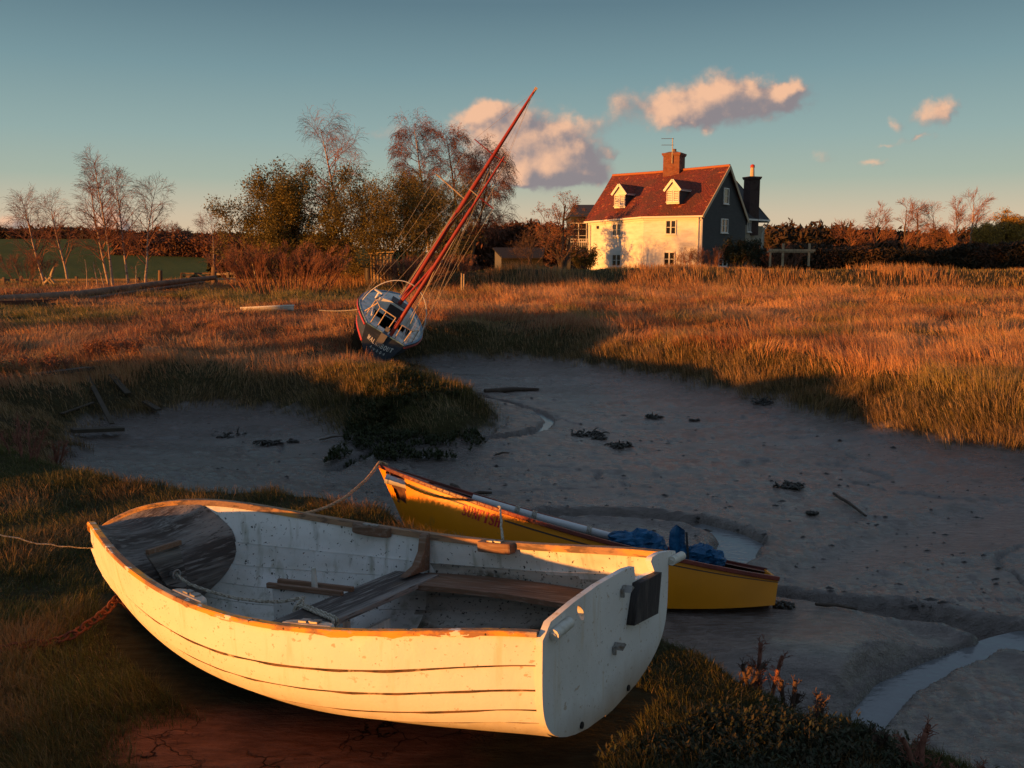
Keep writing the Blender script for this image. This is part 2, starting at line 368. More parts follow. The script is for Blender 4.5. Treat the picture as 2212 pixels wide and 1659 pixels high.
    # hollow where the yacht lies
    by_ = np.exp(-(((x+1.75)/1.5)**2+((y-17.1)/1.9)**2)**2); h = h-by_*np.clip(h-.28, 0, 1)*.9
    # smooth bed under the white dinghy
    bd = np.exp(-(((x+.9)/1.5)**2+((y-3.1)/.9)**2)**2)
    h = np.where(y < 8, h*(1-bd)+(.695*bank+h*(1-bank))*bd, h)
    # ground behind the camera is marsh raised by the added shading mounds
    if full == 2: return h, d, bank, cw, wet
    if full: return h, d, bank, cw
    return h
def tz(x, y): return float(terrain(np.array([x]), np.array([y]))[0])
rr = [.7]
while rr[-1] < 25: rr.append(rr[-1]*1.0062)
while rr[-1] < 70: rr.append(rr[-1]*1.011)
while rr[-1] < 9000: rr.append(rr[-1]*1.035)
rr = np.array(rr)
az = np.concatenate([np.linspace(-180, -42, 60)[:-1], np.linspace(-42, 42, 470), np.linspace(42, 180, 60)[1:]]); az = np.radians(az)
R_, A_ = np.meshgrid(rr, az, indexing='ij'); X_ = R_*np.sin(A_); Y_ = R_*np.cos(A_)
Hh, Dd, Bk, Cw, Wt = terrain(X_.ravel(), Y_.ravel(), 2)
PATCH = gxy([(330, 1540), (560, 1500), (800, 1510), (1000, 1560), (1010, 1700), (600, 1760), (200, 1760), (220, 1600)], .7)
def patchmask(x, y):
    dd, _ = seg_dist(x, y, PATCH, True); return sstep(-.12, .16, np.where(inside(x, y, PATCH), dd, -dd)+(fbm(x*3, y*3, 61, 3)-.5)*.4)
pm = patchmask(X_.ravel(), Y_.ravel())*(R_.ravel() < 8)
nA = len(az); idx = np.arange(len(rr)*nA).reshape(len(rr), nA)
quads = np.stack([idx[:-1, :-1], idx[:-1, 1:], idx[1:, 1:], idx[1:, :-1]], -1).reshape(-1, 4)[:, ::-1]
cap = len(rr)*nA
V = np.concatenate([np.stack([X_.ravel(), Y_.ravel(), Hh], -1), [[0, 0, .7]]])
tri = np.stack([np.full(nA-1, cap), idx[0, 1:], idx[0, :-1]], -1)[:, ::-1]
gx, gy = X_.ravel(), Y_.ravel()
g1 = fbm(gx*.8, gy*.8, 71, 4); g2 = fbm(gx*.05, gy*.05, 72, 3)
soil = np.array([.055, .042, .026])*(1-g1[:, None])+np.array([.05, .05, .018])*g1[:, None]
field = np.array([.085, .100, .018])*(.8+.5*g2[:, None])
ff = (sstep(52, 60, gy)*sstep(-.02, -.08, gx/np.maximum(gy, 1)))[:, None] if False else (sstep(52, 60, gy))[:, None]
c_veg = soil*(1-ff)+field*ff
c_mud = (1-.52*sstep(.8, -1.2, gx)*sstep(6, 8, gy))[:, None]*np.array([.215, .168, .142])*(.86+.3*fbm(gx*1.3, gy*2.6, 75, 4)[:, None])  # left inlet mud darkened: browner mud with the inlet's shade painted in
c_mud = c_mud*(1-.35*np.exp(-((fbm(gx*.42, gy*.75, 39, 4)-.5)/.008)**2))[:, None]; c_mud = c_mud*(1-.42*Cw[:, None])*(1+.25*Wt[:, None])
# damp brown band where the mud climbs the bank
edge = np.exp(-(Dd/.35)**2)[:, None]; c_mud = c_mud*(1-.45*edge)+np.array([.07, .045, .034])*.45*edge
bkf = sstep(.04, .26, Bk+(fbm(gx*5, gy*5, 77, 2)-.5)*.3)[:, None]
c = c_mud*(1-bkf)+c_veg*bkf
c = c*(1-pm[:, None])+np.array([.21, .085, .048])*pm[:, None]
c = np.concatenate([c, [[.05, .04, .02]]])
m_, N = new_mat('ground_mud_and_soil')
att = N.n('ShaderNodeAttribute', attribute_name='Col').outputs[0]; mk = N.n('ShaderNodeAttribute', attribute_name='Mask')
ms = N.n('ShaderNodeSeparateXYZ', {0: mk.outputs[1]})
mudf, crf = ms.outputs[0], ms.outputs[1]
oc = N.n('ShaderNodeTexCoord').outputs['Object']
n1 = N.noise(oc, 9, 6, .65, scl=(1, 2.2, 1)); n2 = N.noise(oc, 60, 4, .6, scl=(.6, 1.8, 1)); n3 = N.noise(oc, 260, 2, .6)
v1 = N.n('ShaderNodeTexVoronoi', {'Vector': N.n('ShaderNodeVectorMath', {0: oc, 1: N.vm('MULTIPLY', N.noise(oc, 7, 3, out=1), (.25, .25, .25))}, operation='ADD').outputs[0], 'Scale': 6.5, 'Randomness': 1.}, feature='DISTANCE_TO_EDGE').outputs[0]
cm = N.rng(N.noise(oc, 2.3, 3), .42, .56)
crk = N.math('MULTIPLY', N.math('MULTIPLY', N.rng(v1, .0, .035, 1., 0.), crf), cm)
colr = N.mix(N.rng(n1, .3, .75), N.vm('MULTIPLY', att, (.8, .8, .82)), N.vm('MULTIPLY', att, (1.2, 1.2, 1.18)))
spk = N.math('MULTIPLY', N.rng(N.noise(oc, 34, 3, .7, scl=(.45, 1.6, 1)), .66, .71), mudf)
n4c = N.noise(oc, 20, 5, .68, scl=(.42, 1.5, 1)); colr = N.mix(N.rng(n4c, .38, .62), N.vm('MULTIPLY', colr, (.74, .72, .71)), N.vm('MULTIPLY', colr, (1.2, 1.2, 1.22)))
colr = N.mix(N.math('MULTIPLY', spk, .8), colr, (.02, .017, .014))
colr = N.mix(crk, colr, (.012, .008, .006))
rgh = N.mix(mudf, (.95,)*3, N.n('ShaderNodeCombineXYZ', {i: N.math('ADD', N.rng(N.noise(oc, 1.1, 4, scl=(.5, 1.6, 1)), .4, .6, .0, .16), N.rng(n1, .3, .7, .11, .24)) for i in range(3)}).outputs[0])
hgt = N.math('ADD', N.math('MULTIPLY', n1, .022), N.math('ADD', N.math('MULTIPLY', n2, .010), N.math('MULTIPLY', n3, .003)))
n4 = N.noise(oc, 20, 5, .68, scl=(.42, 1.5, 1)); hgt = N.math('ADD', hgt, N.math('MULTIPLY', n4, .024)); hgt = N.math('SUBTRACT', hgt, N.math('MULTIPLY', crk, .02))
rgh = N.mix(ms.outputs[2], rgh, (.20,)*3)
bmp = N.n('ShaderNodeBump', {'Height': hgt, 'Distance': 1., 'Strength': 1.}).outputs[0]
b_ = N.n('ShaderNodeBsdfPrincipled', {'Base Color': colr, 'Roughness': rgh, 'Normal': bmp, 'Specular IOR Level': N.rng(mudf, 0, 1, .1, 1.)})
N.n('ShaderNodeOutputMaterial', {'Surface': b_.outputs[0]})
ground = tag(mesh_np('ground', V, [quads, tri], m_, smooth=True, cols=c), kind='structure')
ma = ground.data.attributes.new('Mask', 'FLOAT_VECTOR', 'POINT')
mv = np.zeros((len(V), 3), np.float32); mv[:-1, 0] = 1-bkf[:, 0]; mv[:-1, 1] = pm; mv[:-1, 2] = Wt; mv[:-1, 0] *= (1-pm); ma.data.foreach_set('vector', mv.ravel())
# water lying in the creeks
wm, N = new_mat('creek_water')
oc = N.n('ShaderNodeTexCoord').outputs['Object']
bw = N.n('ShaderNodeBump', {'Height': N.noise(oc, 14, 3, scl=(1, 2, 1)), 'Distance': .004}).outputs[0]
N.n('ShaderNodeOutputMaterial', {'Surface': N.n('ShaderNodeBsdfPrincipled', {'Base Color': (.15, .16, .17, 1), 'Roughness': .04, 'Normal': bw, 'Specular IOR Level': 1., 'IOR': 1.45}).outputs[0]})
def ribbon(path, hw, zoff, name):
    P = np.asarray(path, float); V = []; F = []
    acc = np.concatenate([[0], np.cumsum(np.hypot(*(P[1:]-P[:-1]).T))]); t = np.linspace(0, acc[-1], 60)
    x = np.interp(t, acc, P[:, 0]); y = np.interp(t, acc, P[:, 1]); W = np.interp(t, acc, hw)
    k = np.ones(7)/7; x = np.concatenate([x[:3], np.convolve(x, k, 'valid'), x[-3:]]); y = np.concatenate([y[:3], np.convolve(y, k, 'valid'), y[-3:]])
    dx, dy = np.gradient(x), np.gradient(y); L = np.hypot(dx, dy); zc = np.full(60, zoff); zoff = 0
    for i in range(60):
        n = (-dy[i]/L[i]*W[i], dx[i]/L[i]*W[i]); V += [(x[i]+n[0], y[i]+n[1], zc[i]+zoff), (x[i]-n[0], y[i]-n[1], zc[i]+zoff)]
        if i: F.append((2*i-2, 2*i-1, 2*i+1, 2*i))
    return tag(mesh_np(name, V, [np.array(F)], wm), kind='structure')
c0 = CREEKS[0]; ribbon(c0[0][4:], [.10, .17, .24, .24, .19, .15], -.05, 'creek_water')
c1 = CREEKS[1]; ribbon(c1[0], [v_*1.4 for v_ in c1[1]], -.022, 'creek_water')
c3 = CREEKS[3]; ribbon(c3[0], [v_*1.3 for v_ in c3[1]], -.012, 'creek_water')
# ------------------------------------------------------------------ materials for boats
paint_w = mat('worn_white_paint', (.78, .76, .73), [((.58, .55, .49), 3., .5, .8, (1, 1, .5)), ((.45, .33, .2), 22., .70, .78, (1, 1, .6)), ((.34, .24, .14), 70., .65, .69, None), ((.45, .32, .20), 26., .645, .69, (1, 1, 1.6)), ((.05, .04, .03), 55., .70, .715, None), ((.62, .50, .34), 6., .56, .74, (2.6, 2.6, .35)), ((.64, .63, .60), 1.2, .35, .75, (.5, 1, 2.5))], rough=.55, spec=.3, rl=(8, .5, .7), bump=[(18, .002, None), (120, .0006, None)], zst=((.36, .24, .14), -.03, .13))
paint_in = mat('stained_white_lining', (.80, .80, .79), [((.42, .40, .32), 2.6, .45, .75, (.6, 1, 1)), ((.16, .15, .10), 9., .60, .80, (1.6, 1.6, .35)), ((.04, .035, .03), 60., .63, .66, None), ((.30, .30, .22), 6., .55, .8, (3, 3, .4))], rough=.6, bump=[(30, .002, None)])
grime = mat('mildewed_bilge', (.50, .47, .42), [((.12, .105, .075), 4., .46, .62, (.5, 1.5, 2)), ((.42, .38, .32), 8., .52, .68, None), ((.5, .48, .44), 22., .55, .72, None), ((.05, .045, .04), 60., .58, .66, None)], rough=.8, bump=[(50, .003, None)])
wood_g = mat('grey_weathered_wood', (.26, .235, .215), [((.065, .05, .044), 7., .42, .58, (1, .12, 1)), ((.25, .225, .205), 26., .52, .66, (3, .22, 3)), ((.05, .04, .035), 44., .56, .66, (3, .15, 3)), ((.015, .013, .012), 3.6, .67, .70, (2.6, .35, 2.6), 6), ((.20, .13, .07), 2.2, .62, .8, None)], rough=.8, bump=[(30, .004, (3, .2, 3)), (9, .004, (2, .4, 2))])
wood_b = mat('brown_weathered_wood', (.20, .105, .06), [((.10, .055, .035), 7., .4, .65, (.12, 1, 1)), ((.30, .22, .17), 26., .5, .75, (.25, 3, 3)), ((.03, .02, .015), 10., .70, .74, (.3, 2, 2))], rough=.7, bump=[(36, .003, (.2, 3, 3))])
gun = mat('peeling_ochre_gunwale', (.74, .32, .03), [((.30, .15, .07), 9., .48, .56, (.5, 1, 1), 5), ((.42, .30, .2), 16., .56, .60, (.4, 1, 1), 5), ((.72, .68, .60), 22., .60, .62, (.5, 1, 1), 5), ((.03, .02, .015), 34., .65, .67, None)], rough=.6, bump=[(30, .004, (.3, 1, 1)), (9, .003, None)])
gun_g = mat('bare_wood_gunwale', (.33, .20, .12), [((.60, .30, .07), 3.5, .52, .62, None), ((.14, .09, .06), 24., .48, .62, (.25, 2, 2)), ((.03, .02, .015), 8., .68, .72, None)], rough=.7, bump=[(50, .003, (.2, 2, 2))])
black_b = mat('black_pad_board', (.035, .03, .032), [((.09, .075, .07), 20., .5, .7, (3, 1, .3))], rough=.7, bump=[(40, .004, (2, 2, .3))])
metal_g = mat('galvanised_metal', (.32, .31, .30), [((.15, .1, .06), 30., .5, .7, None)], rough=.45, metal=.6)
rope_m = mat('pale_rope', (.50, .46, .38), [((.25, .21, .15), 90., .45, .6, None)], rough=.9)
rope_o = mat('weathered_orange_rope', (.50, .33, .2), [((.3, .18, .1), 60., .45, .6, None)], rough=.9)
rust = mat('rusty_iron', (.20, .055, .025), [((.09, .03, .02), 30., .4, .6, None), ((.35, .12, .04), 60., .6, .7, None)], rough=.85, bump=[(80, .002, None)])
plastic_w = mat('aged_white_plastic', (.62, .60, .54), [((.4, .36, .28), 14., .5, .7, None)], rough=.45)
RX = lambda z: -0.0702*z
# ------------------------------------------------------------------ white dinghy
dinghy = empty('dinghy', 'white clinker rowing dinghy with peeling ochre gunwale in the foreground', 'boat', mw=MW)
def hull_grid(s_, T, O, thick):
    e = 1e-3; P = white_hull(s_, T); Ps = white_hull(np.clip(s_+e, 0, 1), T)-white_hull(np.clip(s_-e, 0, 1), T)
    Pt = white_hull(s_, np.clip(T+e, 0, .9999))-white_hull(s_, np.clip(T-e, 0, .9999))
    n = np.cross(Ps, Pt); n /= (np.linalg.norm(n, axis=-1, keepdims=True)+1e-9)
    n = np.where(n[..., 1:2] < 0, -n, n)
    fade = (1-sstep(.93, 1., s_))[:, None, None]
    n = n*np.clip(P[..., 1:2]/.02, 0, 1)
    O2 = O if O.ndim == 2 else O[None, :]
    return P+n*((O2[:, :, None])*fade-thick)
sS = np.concatenate([np.linspace(0, .85, 70), np.linspace(.857, 1, 26)])
def two_sided(fn):
    A = fn; B = A*np.array([1, -1, 1]); return A, B
def grid_faces(ns, nt, off, flip):
    i = np.arange(ns*nt).reshape(ns, nt)+off; q = np.stack([i[:-1, :-1], i[1:, :-1], i[1:, 1:], i[:-1, 1:]], -1).reshape(-1, 4)
    return q[:, ::-1] if flip else q
TLS = [([0, 1], [0, 0]), ([0, .15, .35, .6, 1], [.20, .15, .10, .08, .10]), ([0, .15, .35, .6, 1], [.365, .30, .22, .18, .2]), ([0, .15, .35, .6, 1], [.47, .40, .325, .30, .34]), ([0, .15, .35, .6, 1], [.612, .547, .495, .46, .5]), ([0, .15, .35, .6, 1], [.782, .717, .665, .65, .7]), ([0, 1], [1, 1])]
TL = [np.interp(sS, *q) for q in TLS]
def planks(step, thick, inner_side):
    """every plank a strip of its own with a lip, so the laps stay crisp"""
    V, F, off = [], [], 0
    for j in range(6):
        a, b = TL[j][:, None], TL[j+1][:, None]; f = np.linspace(0, 1, 6); T = a+(b-a)*f[None]; O = step*(1-f)
        sets = [(T, O)]
        if j: sets.append((np.concatenate([a, a], 1), np.array([-.003, step])))
        for T_, O_ in sets:
            P = hull_grid(sS, T_, O_, thick)
            for sg_, fl in ((1, 1), (-1, 0)):
                V.append((P*[1, sg_, 1]).reshape(-1, 3)); F.append(grid_faces(len(sS), T_.shape[1], off, fl != inner_side)); off += P.shape[0]*P.shape[1]
    return np.concatenate(V), F
V, F = planks(.009, 0., False); mesh_np('hull', V, F, paint_w, dinghy, smooth=True)
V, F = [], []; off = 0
for j in range(1, 6):   # dark strip in each lap: dirt with the gap's shadow painted in
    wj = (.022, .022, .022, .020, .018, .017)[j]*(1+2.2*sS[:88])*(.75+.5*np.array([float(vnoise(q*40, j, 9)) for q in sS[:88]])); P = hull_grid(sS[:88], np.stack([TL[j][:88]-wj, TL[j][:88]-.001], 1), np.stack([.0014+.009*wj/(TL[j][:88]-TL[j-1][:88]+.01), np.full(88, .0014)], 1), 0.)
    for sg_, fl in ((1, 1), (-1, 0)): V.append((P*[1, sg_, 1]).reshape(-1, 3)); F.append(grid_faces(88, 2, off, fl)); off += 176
mesh_np('seam', np.concatenate(V), F, mat('seam_dirt_shade', (.16, .09, .05), [((.05, .035, .025), 14., .4, .6, None), ((.5, .4, .28), 9., .62, .7, None)], rough=.9), dinghy, smooth=True)
V, F = planks(.010, .017, True); Fc = np.concatenate(F); cz = V[Fc].mean(1)
mesh_np('inner_planking', V, [Fc], [paint_in, grime], dinghy, smooth=True, mi=((cz[:, 0] < 1.02+.12*np.sin(cz[:, 2]*9)) & (cz[:, 2] < .27)).astype(int))
# ragged ochre paint edge below the rail
V, F = [], []; off = 0
for sg_, fl in ((1, 1), (-1, 0)):
    sR = np.linspace(0, .985, 420); rag = .018+.040*np.maximum(0, fbm(sR*46, sR*0, 15, 4)-.38)*2.2
    P = hull_grid(sR, np.stack([1-rag, np.full(420, .999)], 1), np.array([.0022, .0022]), 0.); V.append((P*[1, sg_, 1]).reshape(-1, 3)); F.append(grid_faces(420, 2, off, fl)); off += 840
mesh_np('gunwale_paint', np.concatenate(V), F, gun, dinghy, smooth=True)
# keel strip
kb = MB(); kp = white_hull(np.linspace(0, .97, 30), np.array([0.]))[:, 0]
for i in range(29): kb.beam((kp[i][0], 0, kp[i][2]-.006), (kp[i+1][0]+.004, 0, kp[i+1][2]-.006), .03, .03)
kb.build('keel', paint_w, dinghy)
# gunwale strips: outer rail on each side
Gp = white_hull(np.linspace(0, 1, 64), np.array([1.0]))[:, 0]
def rail(sgn, m, s0=0, name='gunwale', inw=.018, outw=.011, lo=.014):
    V, F = [], []; pts = Gp[s0:]; n = len(pts)
    for i, p in enumerate(pts):
        a = pts[max(i-1, 0)]; b = pts[min(i+1, n-1)]; t = (b-a)/np.linalg.norm(b-a); nr = np.array([-t[1], t[0], 0]); nr /= np.linalg.norm(nr)
        if nr[1] < 0: nr = -nr
        k = min(1, p[1]/.035); wob = 1+.12*(vnoise(i*.7, 0, 5)-.5)*2
        y = lambda o: (p+nr*o*k)*[1, sgn, 1]
        hz = .004
        prof = [(-inw, -lo), (-inw, hz-.002), (-inw+.003, hz), (outw*wob-.003, hz), (outw*wob, hz-.003), (outw*wob, -.011)]
        for o, z in prof: q = y(o); V.append((q[0], q[1], q[2]+z))
    for i in range(n-1):
        for j in range(6): F.append((i*6+j, i*6+(j+1) % 6, (i+1)*6+(j+1) % 6, (i+1)*6+j))
    F = np.array(F); F = F[:, ::-1] if sgn > 0 else F
    return mesh_np(name, V, [F], m, dinghy)
rail(1, gun); rail(-1, gun_g, inw=.026, lo=.024)
# transom from its outline in the photo
Z2 = lambda L: [((900+x/2.765)*.4096, (1275+y/2.765)*.4096) for x, y in L]
TPL = ((1, 0, 0.0702), 0.)
def tr_yz(u, v): p = bray(MW, u, v, plane=TPL); return (p.y, p.z)
top = [tr_yz(u, v) for u, v in Z2([(1158, 735), (1185, 668), (1345, 535), (1510, 418), (1700, 311), (1755, 296), (1762, 385), (1893, 330), (1868, 262), (1880, 232), (1925, 206), (1990, 192), (2035, 190), (2044, 235)])]
bs = white_hull(np.array([0.]), np.linspace(0, 1, 24))[0]
port = [(p[1]+.010, p[2]) for p in bs]; stb = [(-p[1]-.010, p[2]) for p in bs]
outl = [(y, z) for y, z in port[::-1][1:]]+[(y, z-.006) for y, z in stb[1:-1]]
outl = top[::-1]+outl if False else outl[:]+top[::-1]
hole = lambda c, a, b, n=18: [(lambda p: p)(tr_yz(c[0]+a*cos(2*pi*k/n)+.25*b*sin(2*pi*k/n), c[1]+b*sin(2*pi*k/n))) for k in range(n)]
hA = Z2([(1390, 606)])[0]
HA = hole(hA, 3.0, 7.6)
trans = flat_shape([outl, HA], .022, 'transom', paint_w, dinghy, lambda a, b, c: Vector((RX(b)-.010+c, a, b)))
# transom fittings
pad = [tr_yz(u, v) for u, v in Z2([(1742, 405), (1890, 330), (1866, 606), (1700, 688)])]
flat_shape([pad], .030, 'outboard_pad', black_b, dinghy, lambda a, b, c: Vector((RX(b)-.036+c, a, b)))
for q in ((1672, 448), (1617, 832)):
    y0, z0 = tr_yz(*Z2([q])[0]); b = MB()
    b.prism([(RX(z0)-.024, y0+.016, z0-.006), (RX(z0)-.024, y0-.018, z0+.004), (RX(z0)-.024, y0-.004, z0+.014)], (0, 0, 0), (-.035, 0, 0)); b.box((RX(z0)-.028, y0+.012, z0-.010), (.010, .010, .028))
    b.build('rudder_bracket', metal_g, dinghy)
for q0, q1 in (((1180, 755), (1290, 668)), ((1990, 258), (2062, 222))):
    a = tr_yz(*Z2([q0])[0]); c_ = tr_yz(*Z2([q1])[0]); b = MB()
    b.tube([(RX(a[1])-.032, a[0], a[1]), (RX(c_[1])-.032, c_[0], c_[1])], .0175, 12)
    b.tube([(RX(a[1])-.032, a[0]+.004, a[1]-.002), (RX(a[1])-.032, a[0]-.004, a[1]+.001)], .010, 8)
    b.build('fender_roll', plastic_w, dinghy)
for q in ((1394, 1362), (1712, 1112)):
    y0, z0 = tr_yz(*Z2([q])[0]); b = MB(); b.tube([(RX(z0)-.026, y0, z0), (RX(z0)-.018, y0, z0)], .011, 12); b.build('drain_hole', mat('drain_black', (.01, .01, .01)), dinghy)
# thwart (centre seat), side bench, deck and bulkhead, placed in the boat's frame
def bw_(x, y, z): return bray(MW, x*D2, y*D2, 2, z)
TZ = .235
tw = [bw_(552, 1338, TZ), bw_(738, 1352, TZ), bw_(962, 1222, TZ), bw_(925, 1190, TZ)]
ya = max(p.y for p in tw); xa = sum(p.x for p in tw)/4
THX0, THX1 = tw[1].x-.0, tw[0].x
_hs = np.linspace(0, 1, 240); _hG = white_hull(_hs, np.array([0., 1.]))
def half_at(x, z):
    K_, G_ = _hG[:, 0], _hG[:, 1]; T = np.clip((z-K_[:, 2])/(G_[:, 2]-K_[:, 2]+1e-6), 0, .9999)
    xs = K_[:, 0]+(G_[:, 0]-K_[:, 0])*T; ys = np.array([white_hull(np.array([s]), np.array([t]))[0, 0, 1] for s, t in zip(_hs[::6], T[::6])])
    return float(np.interp(x, xs[::6], ys))
THC = (tw[0].x+tw[1].x)/2; THW = .24
b = MB(); hy = min(half_at(THC+THW/2, TZ-.02), half_at(THC-THW/2, TZ-.02))-.03
b.box((THC, 0, TZ-.012), (THW, 2*hy, .024)); b.build('thwart', wood_g, dinghy, bevel=.004)
b = MB(); b.box((THC+.06, .12, .085), (.02, .02, .27)); b.box((THC-.06, 0, .10), (.02, .5, .04)); b.build('thwart_support', paint_in, dinghy)
# side bench along the starboard side, from the thwart to the transom
b = MB(); P0 = []; P1 = []
for x in np.linspace(.03, THC-.02, 14):
    h_ = half_at(x, TZ-.03)-.018; P0.append((x, -h_, TZ-.03)); P1.append((x, -h_+.21, TZ-.03))
vs = P0+P1; n = len(P0); vs2 = [(x, y, z+.022) for x, y, z in vs]
fs = [(i, i+1, n+i+1, n+i) for i in range(n-1)]; N2 = 2*n
b.add(vs+vs2, [f[::-1] for f in fs]+[tuple(k+N2 for k in f) for f in fs]+[(n+i, n+i+1, n+i+1+N2, n+i+N2) for i in range(n-1)]+[(n, n+N2, N2, 0), (n-1, n-1+N2, 2*n-1+N2, 2*n-1)])
b.build('side_bench', wood_b, dinghy)
# knee at the far end of the thwart
b = MB(); x0 = THC-.02; hh = half_at(x0, .40)
kn = [(x0, -hh+.015, .405), (x0, -hh+.05, .40), (x0, -hh+.07, .33), (x0, -hh+.12, .275), (x0, -hh+.22, TZ+.012), (x0, -half_at(x0, TZ)+.02, TZ+.004)]
b.prism([Vector(p) for p in kn], (-.02, 0, 0), (.02, 0, 0)); b.build('knee', wood_b, dinghy, bevel=.004)
# centreboard case with wooden capping
ca_, cb_ = bw_(598, 1256, .245), bw_(737, 1283, .245); cx = (ca_.x+cb_.x)/2; cyy = (ca_.y+cb_.y)/2-.01; clen = abs(ca_.x-cb_.x)
b = MB(); b.box((cx, cyy, .125), (clen*.92, .05, .22)); b.build('centreboard_case', paint_in, dinghy)
b = MB(); 
for yy_ in (cyy-.034, cyy+.034): b.box((cx, yy_, .243), (clen, .022, .024))
b.build('case_capping', wood_b, dinghy, bevel=.005)
b = MB(); b.tube([(cx-.03, cyy, .235), (cx-.03, cyy, .315), (cx-.03, cyy, .33)], [.014, .011, .009], 10); b.build('pump_spout', plastic_w, dinghy)
# foredeck running into a bulkhead, one bent panel
SA = None; best = 1e9
for s in np.linspace(.4, .95, 111):
    p = MW @ Vector(white_hull(np.array([s]), np.array([1.]))[0, 0]*[1, -1, 1]); d = p-Vector((0, 0, CAMH)); c_, s_ = cos(PITCH), sin(PITCH)
    u = 512+FPX*d.x/(d.y*c_-d.z*s_)
    if abs(u-443*D2) < best: best = abs(u-443*D2); SA = s
rows = []
for s in np.linspace(.995, SA, 26):
    P = white_hull(np.array([s]), np.array([1.]))[0, 0]; k = (1-s)/(1-SA); dip = -.012-.05*k**2.5
    rows.append([(P[0], P[1]*f*.985, P[2]+dip*(1-abs(f)**3)-.004) for f in np.linspace(-1, 1, 21)])
xx = float(white_hull(np.array([SA]), np.array([1.]))[0, 0][0])
zt = float(white_hull(np.array([SA]), np.array([1.]))[0, 0][2]); gs = white_hull(np.linspace(0, 1, 200), np.array([0.]))[:, 0]; zkb = float(np.interp(xx, gs[:, 0], gs[:, 2]))
for q in np.linspace(.02, .985, 26):
    x_ = xx-.04*min(q*4, 1)-.13*sin(pi*min(q*1.05, 1)); z_ = zt+(zkb-zt)*q; hb = max(.004, half_at(x_, z_)-.016-.035*q**3)
    rows.append([(x_, hb*f, z_-.012+(-.062)*(1-abs(f)**3)*(1-q)) for f in np.linspace(-1, 1, 21)])
Vd = np.array(rows).reshape(-1, 3)
mesh_np('foredeck', Vd, [grid_faces(len(rows), 21, 0, True)], wood_g, dinghy, smooth=True)
XB = float(white_hull(np.array([SA]), np.array([1.]))[0, 0][0])-.175
Z1 = lambda L: [((200+x/2.765)*.4096, (1180+y/2.765)*.4096) for x, y in L]
hp = [bray(MW, u, v, 0, XB-.004) for u, v in Z1([(418, 470), (640, 402), (694, 640), (690, 705), (560, 690)])]
flat_shape([[(p.y, p.z) for p in hp]], .014, 'hatch_panel', wood_g, dinghy, lambda a, b_, c: Vector((XB-.012+c, a, b_)))
tb = MB(); pa, pb = hp[0], hp[1]; tb.beam((XB-.026, pa.y, pa.z+.004), (XB-.026, pb.y, pb.z+.004), .02, .02, up=(1, 0, 0)); tb.build('hatch_batten', wood_b, dinghy)
eye = bray(MW, *Z1([(615, 612)])[0], 0, XB-.03)
tb = MB(); tb.tube([eye+Vector((.02, 0, 0))*1., eye+Vector((-.02, 0, 0))], .012, 10); tb.tube([eye+Vector((-.022+0*a, .018*cos(a), .018*sin(a))) for a in np.linspace(0, 2*pi, 13)], .006, 6); tb.build('ring_bolt', metal_g, dinghy)
# rowlock blocks
def gun_at(px, sgn):
    best = None
    for s in np.linspace(0, 1, 300):
        P = white_hull(np.array([s]), np.array([1.]))[0, 0]*[1, sgn, 1]; p = MW @ Vector(P); d = p-Vector((0, 0, CAMH))
        u = 512+FPX*d.x/(d.y*cos(PITCH)-d.z*sin(PITCH))
        if best is None or abs(u-px) < best[0]: best = (abs(u-px), P, s)
    return best[1], best[2]
for (px, sgn, ln, rnd) in ((811*D2, -1, .20, 1), (1081*D2, -1, .18, 0), (655*D2, 1, .20, 1), (392*D2, 1, .19, 1)):
    P, s = gun_at(px, sgn); Pa, Pb = [white_hull(np.array([s+e]), np.array([1.]))[0, 0]*[1, sgn, 1] for e in (-.02, .02)]
    t = Vector(Pb-Pa).normalized(); nin = Vector((t.y, -t.x, 0)).normalized(); nin = nin if nin.y*sgn < 0 else -nin
    up = t.cross(nin); up = up if up.z > 0 else -up; c = Vector(P)+nin*.022-up*.010
    poly = []
    for k in range(13):
        a = pi*k/12; e = .5 if rnd else .12
        poly.append(t*(cos(a)*ln/2*(1 if rnd else 1))+nin*(abs(sin(a))**e*.052 if not rnd else sin(a)**.6*.05))
    b = MB(); b.prism([c+q-up*.030-nin*.004 for q in poly], (0, 0, 0), up*.046); blk = b.build('rowlock_block', wood_b if sgn < 0 else mat('pale_block', (.50, .46, .40), [((.3, .2, .12), 9., .5, .7, None)], rough=.7, bump=[(40, .003, None)]), dinghy, bevel=.006)
    b = MB(); 
    for e in (-.022, .022): b.box(c+nin*.022+up*.019+t*e, (.03, .028, .006), Matrix((t, nin, up)).transposed())
    b.box(c+nin*.022+up*.0195, (.014, .014, .004), Matrix((t, nin, up)).transposed(), 0)
    b.build('rowlock_socket', metal_g, blk)
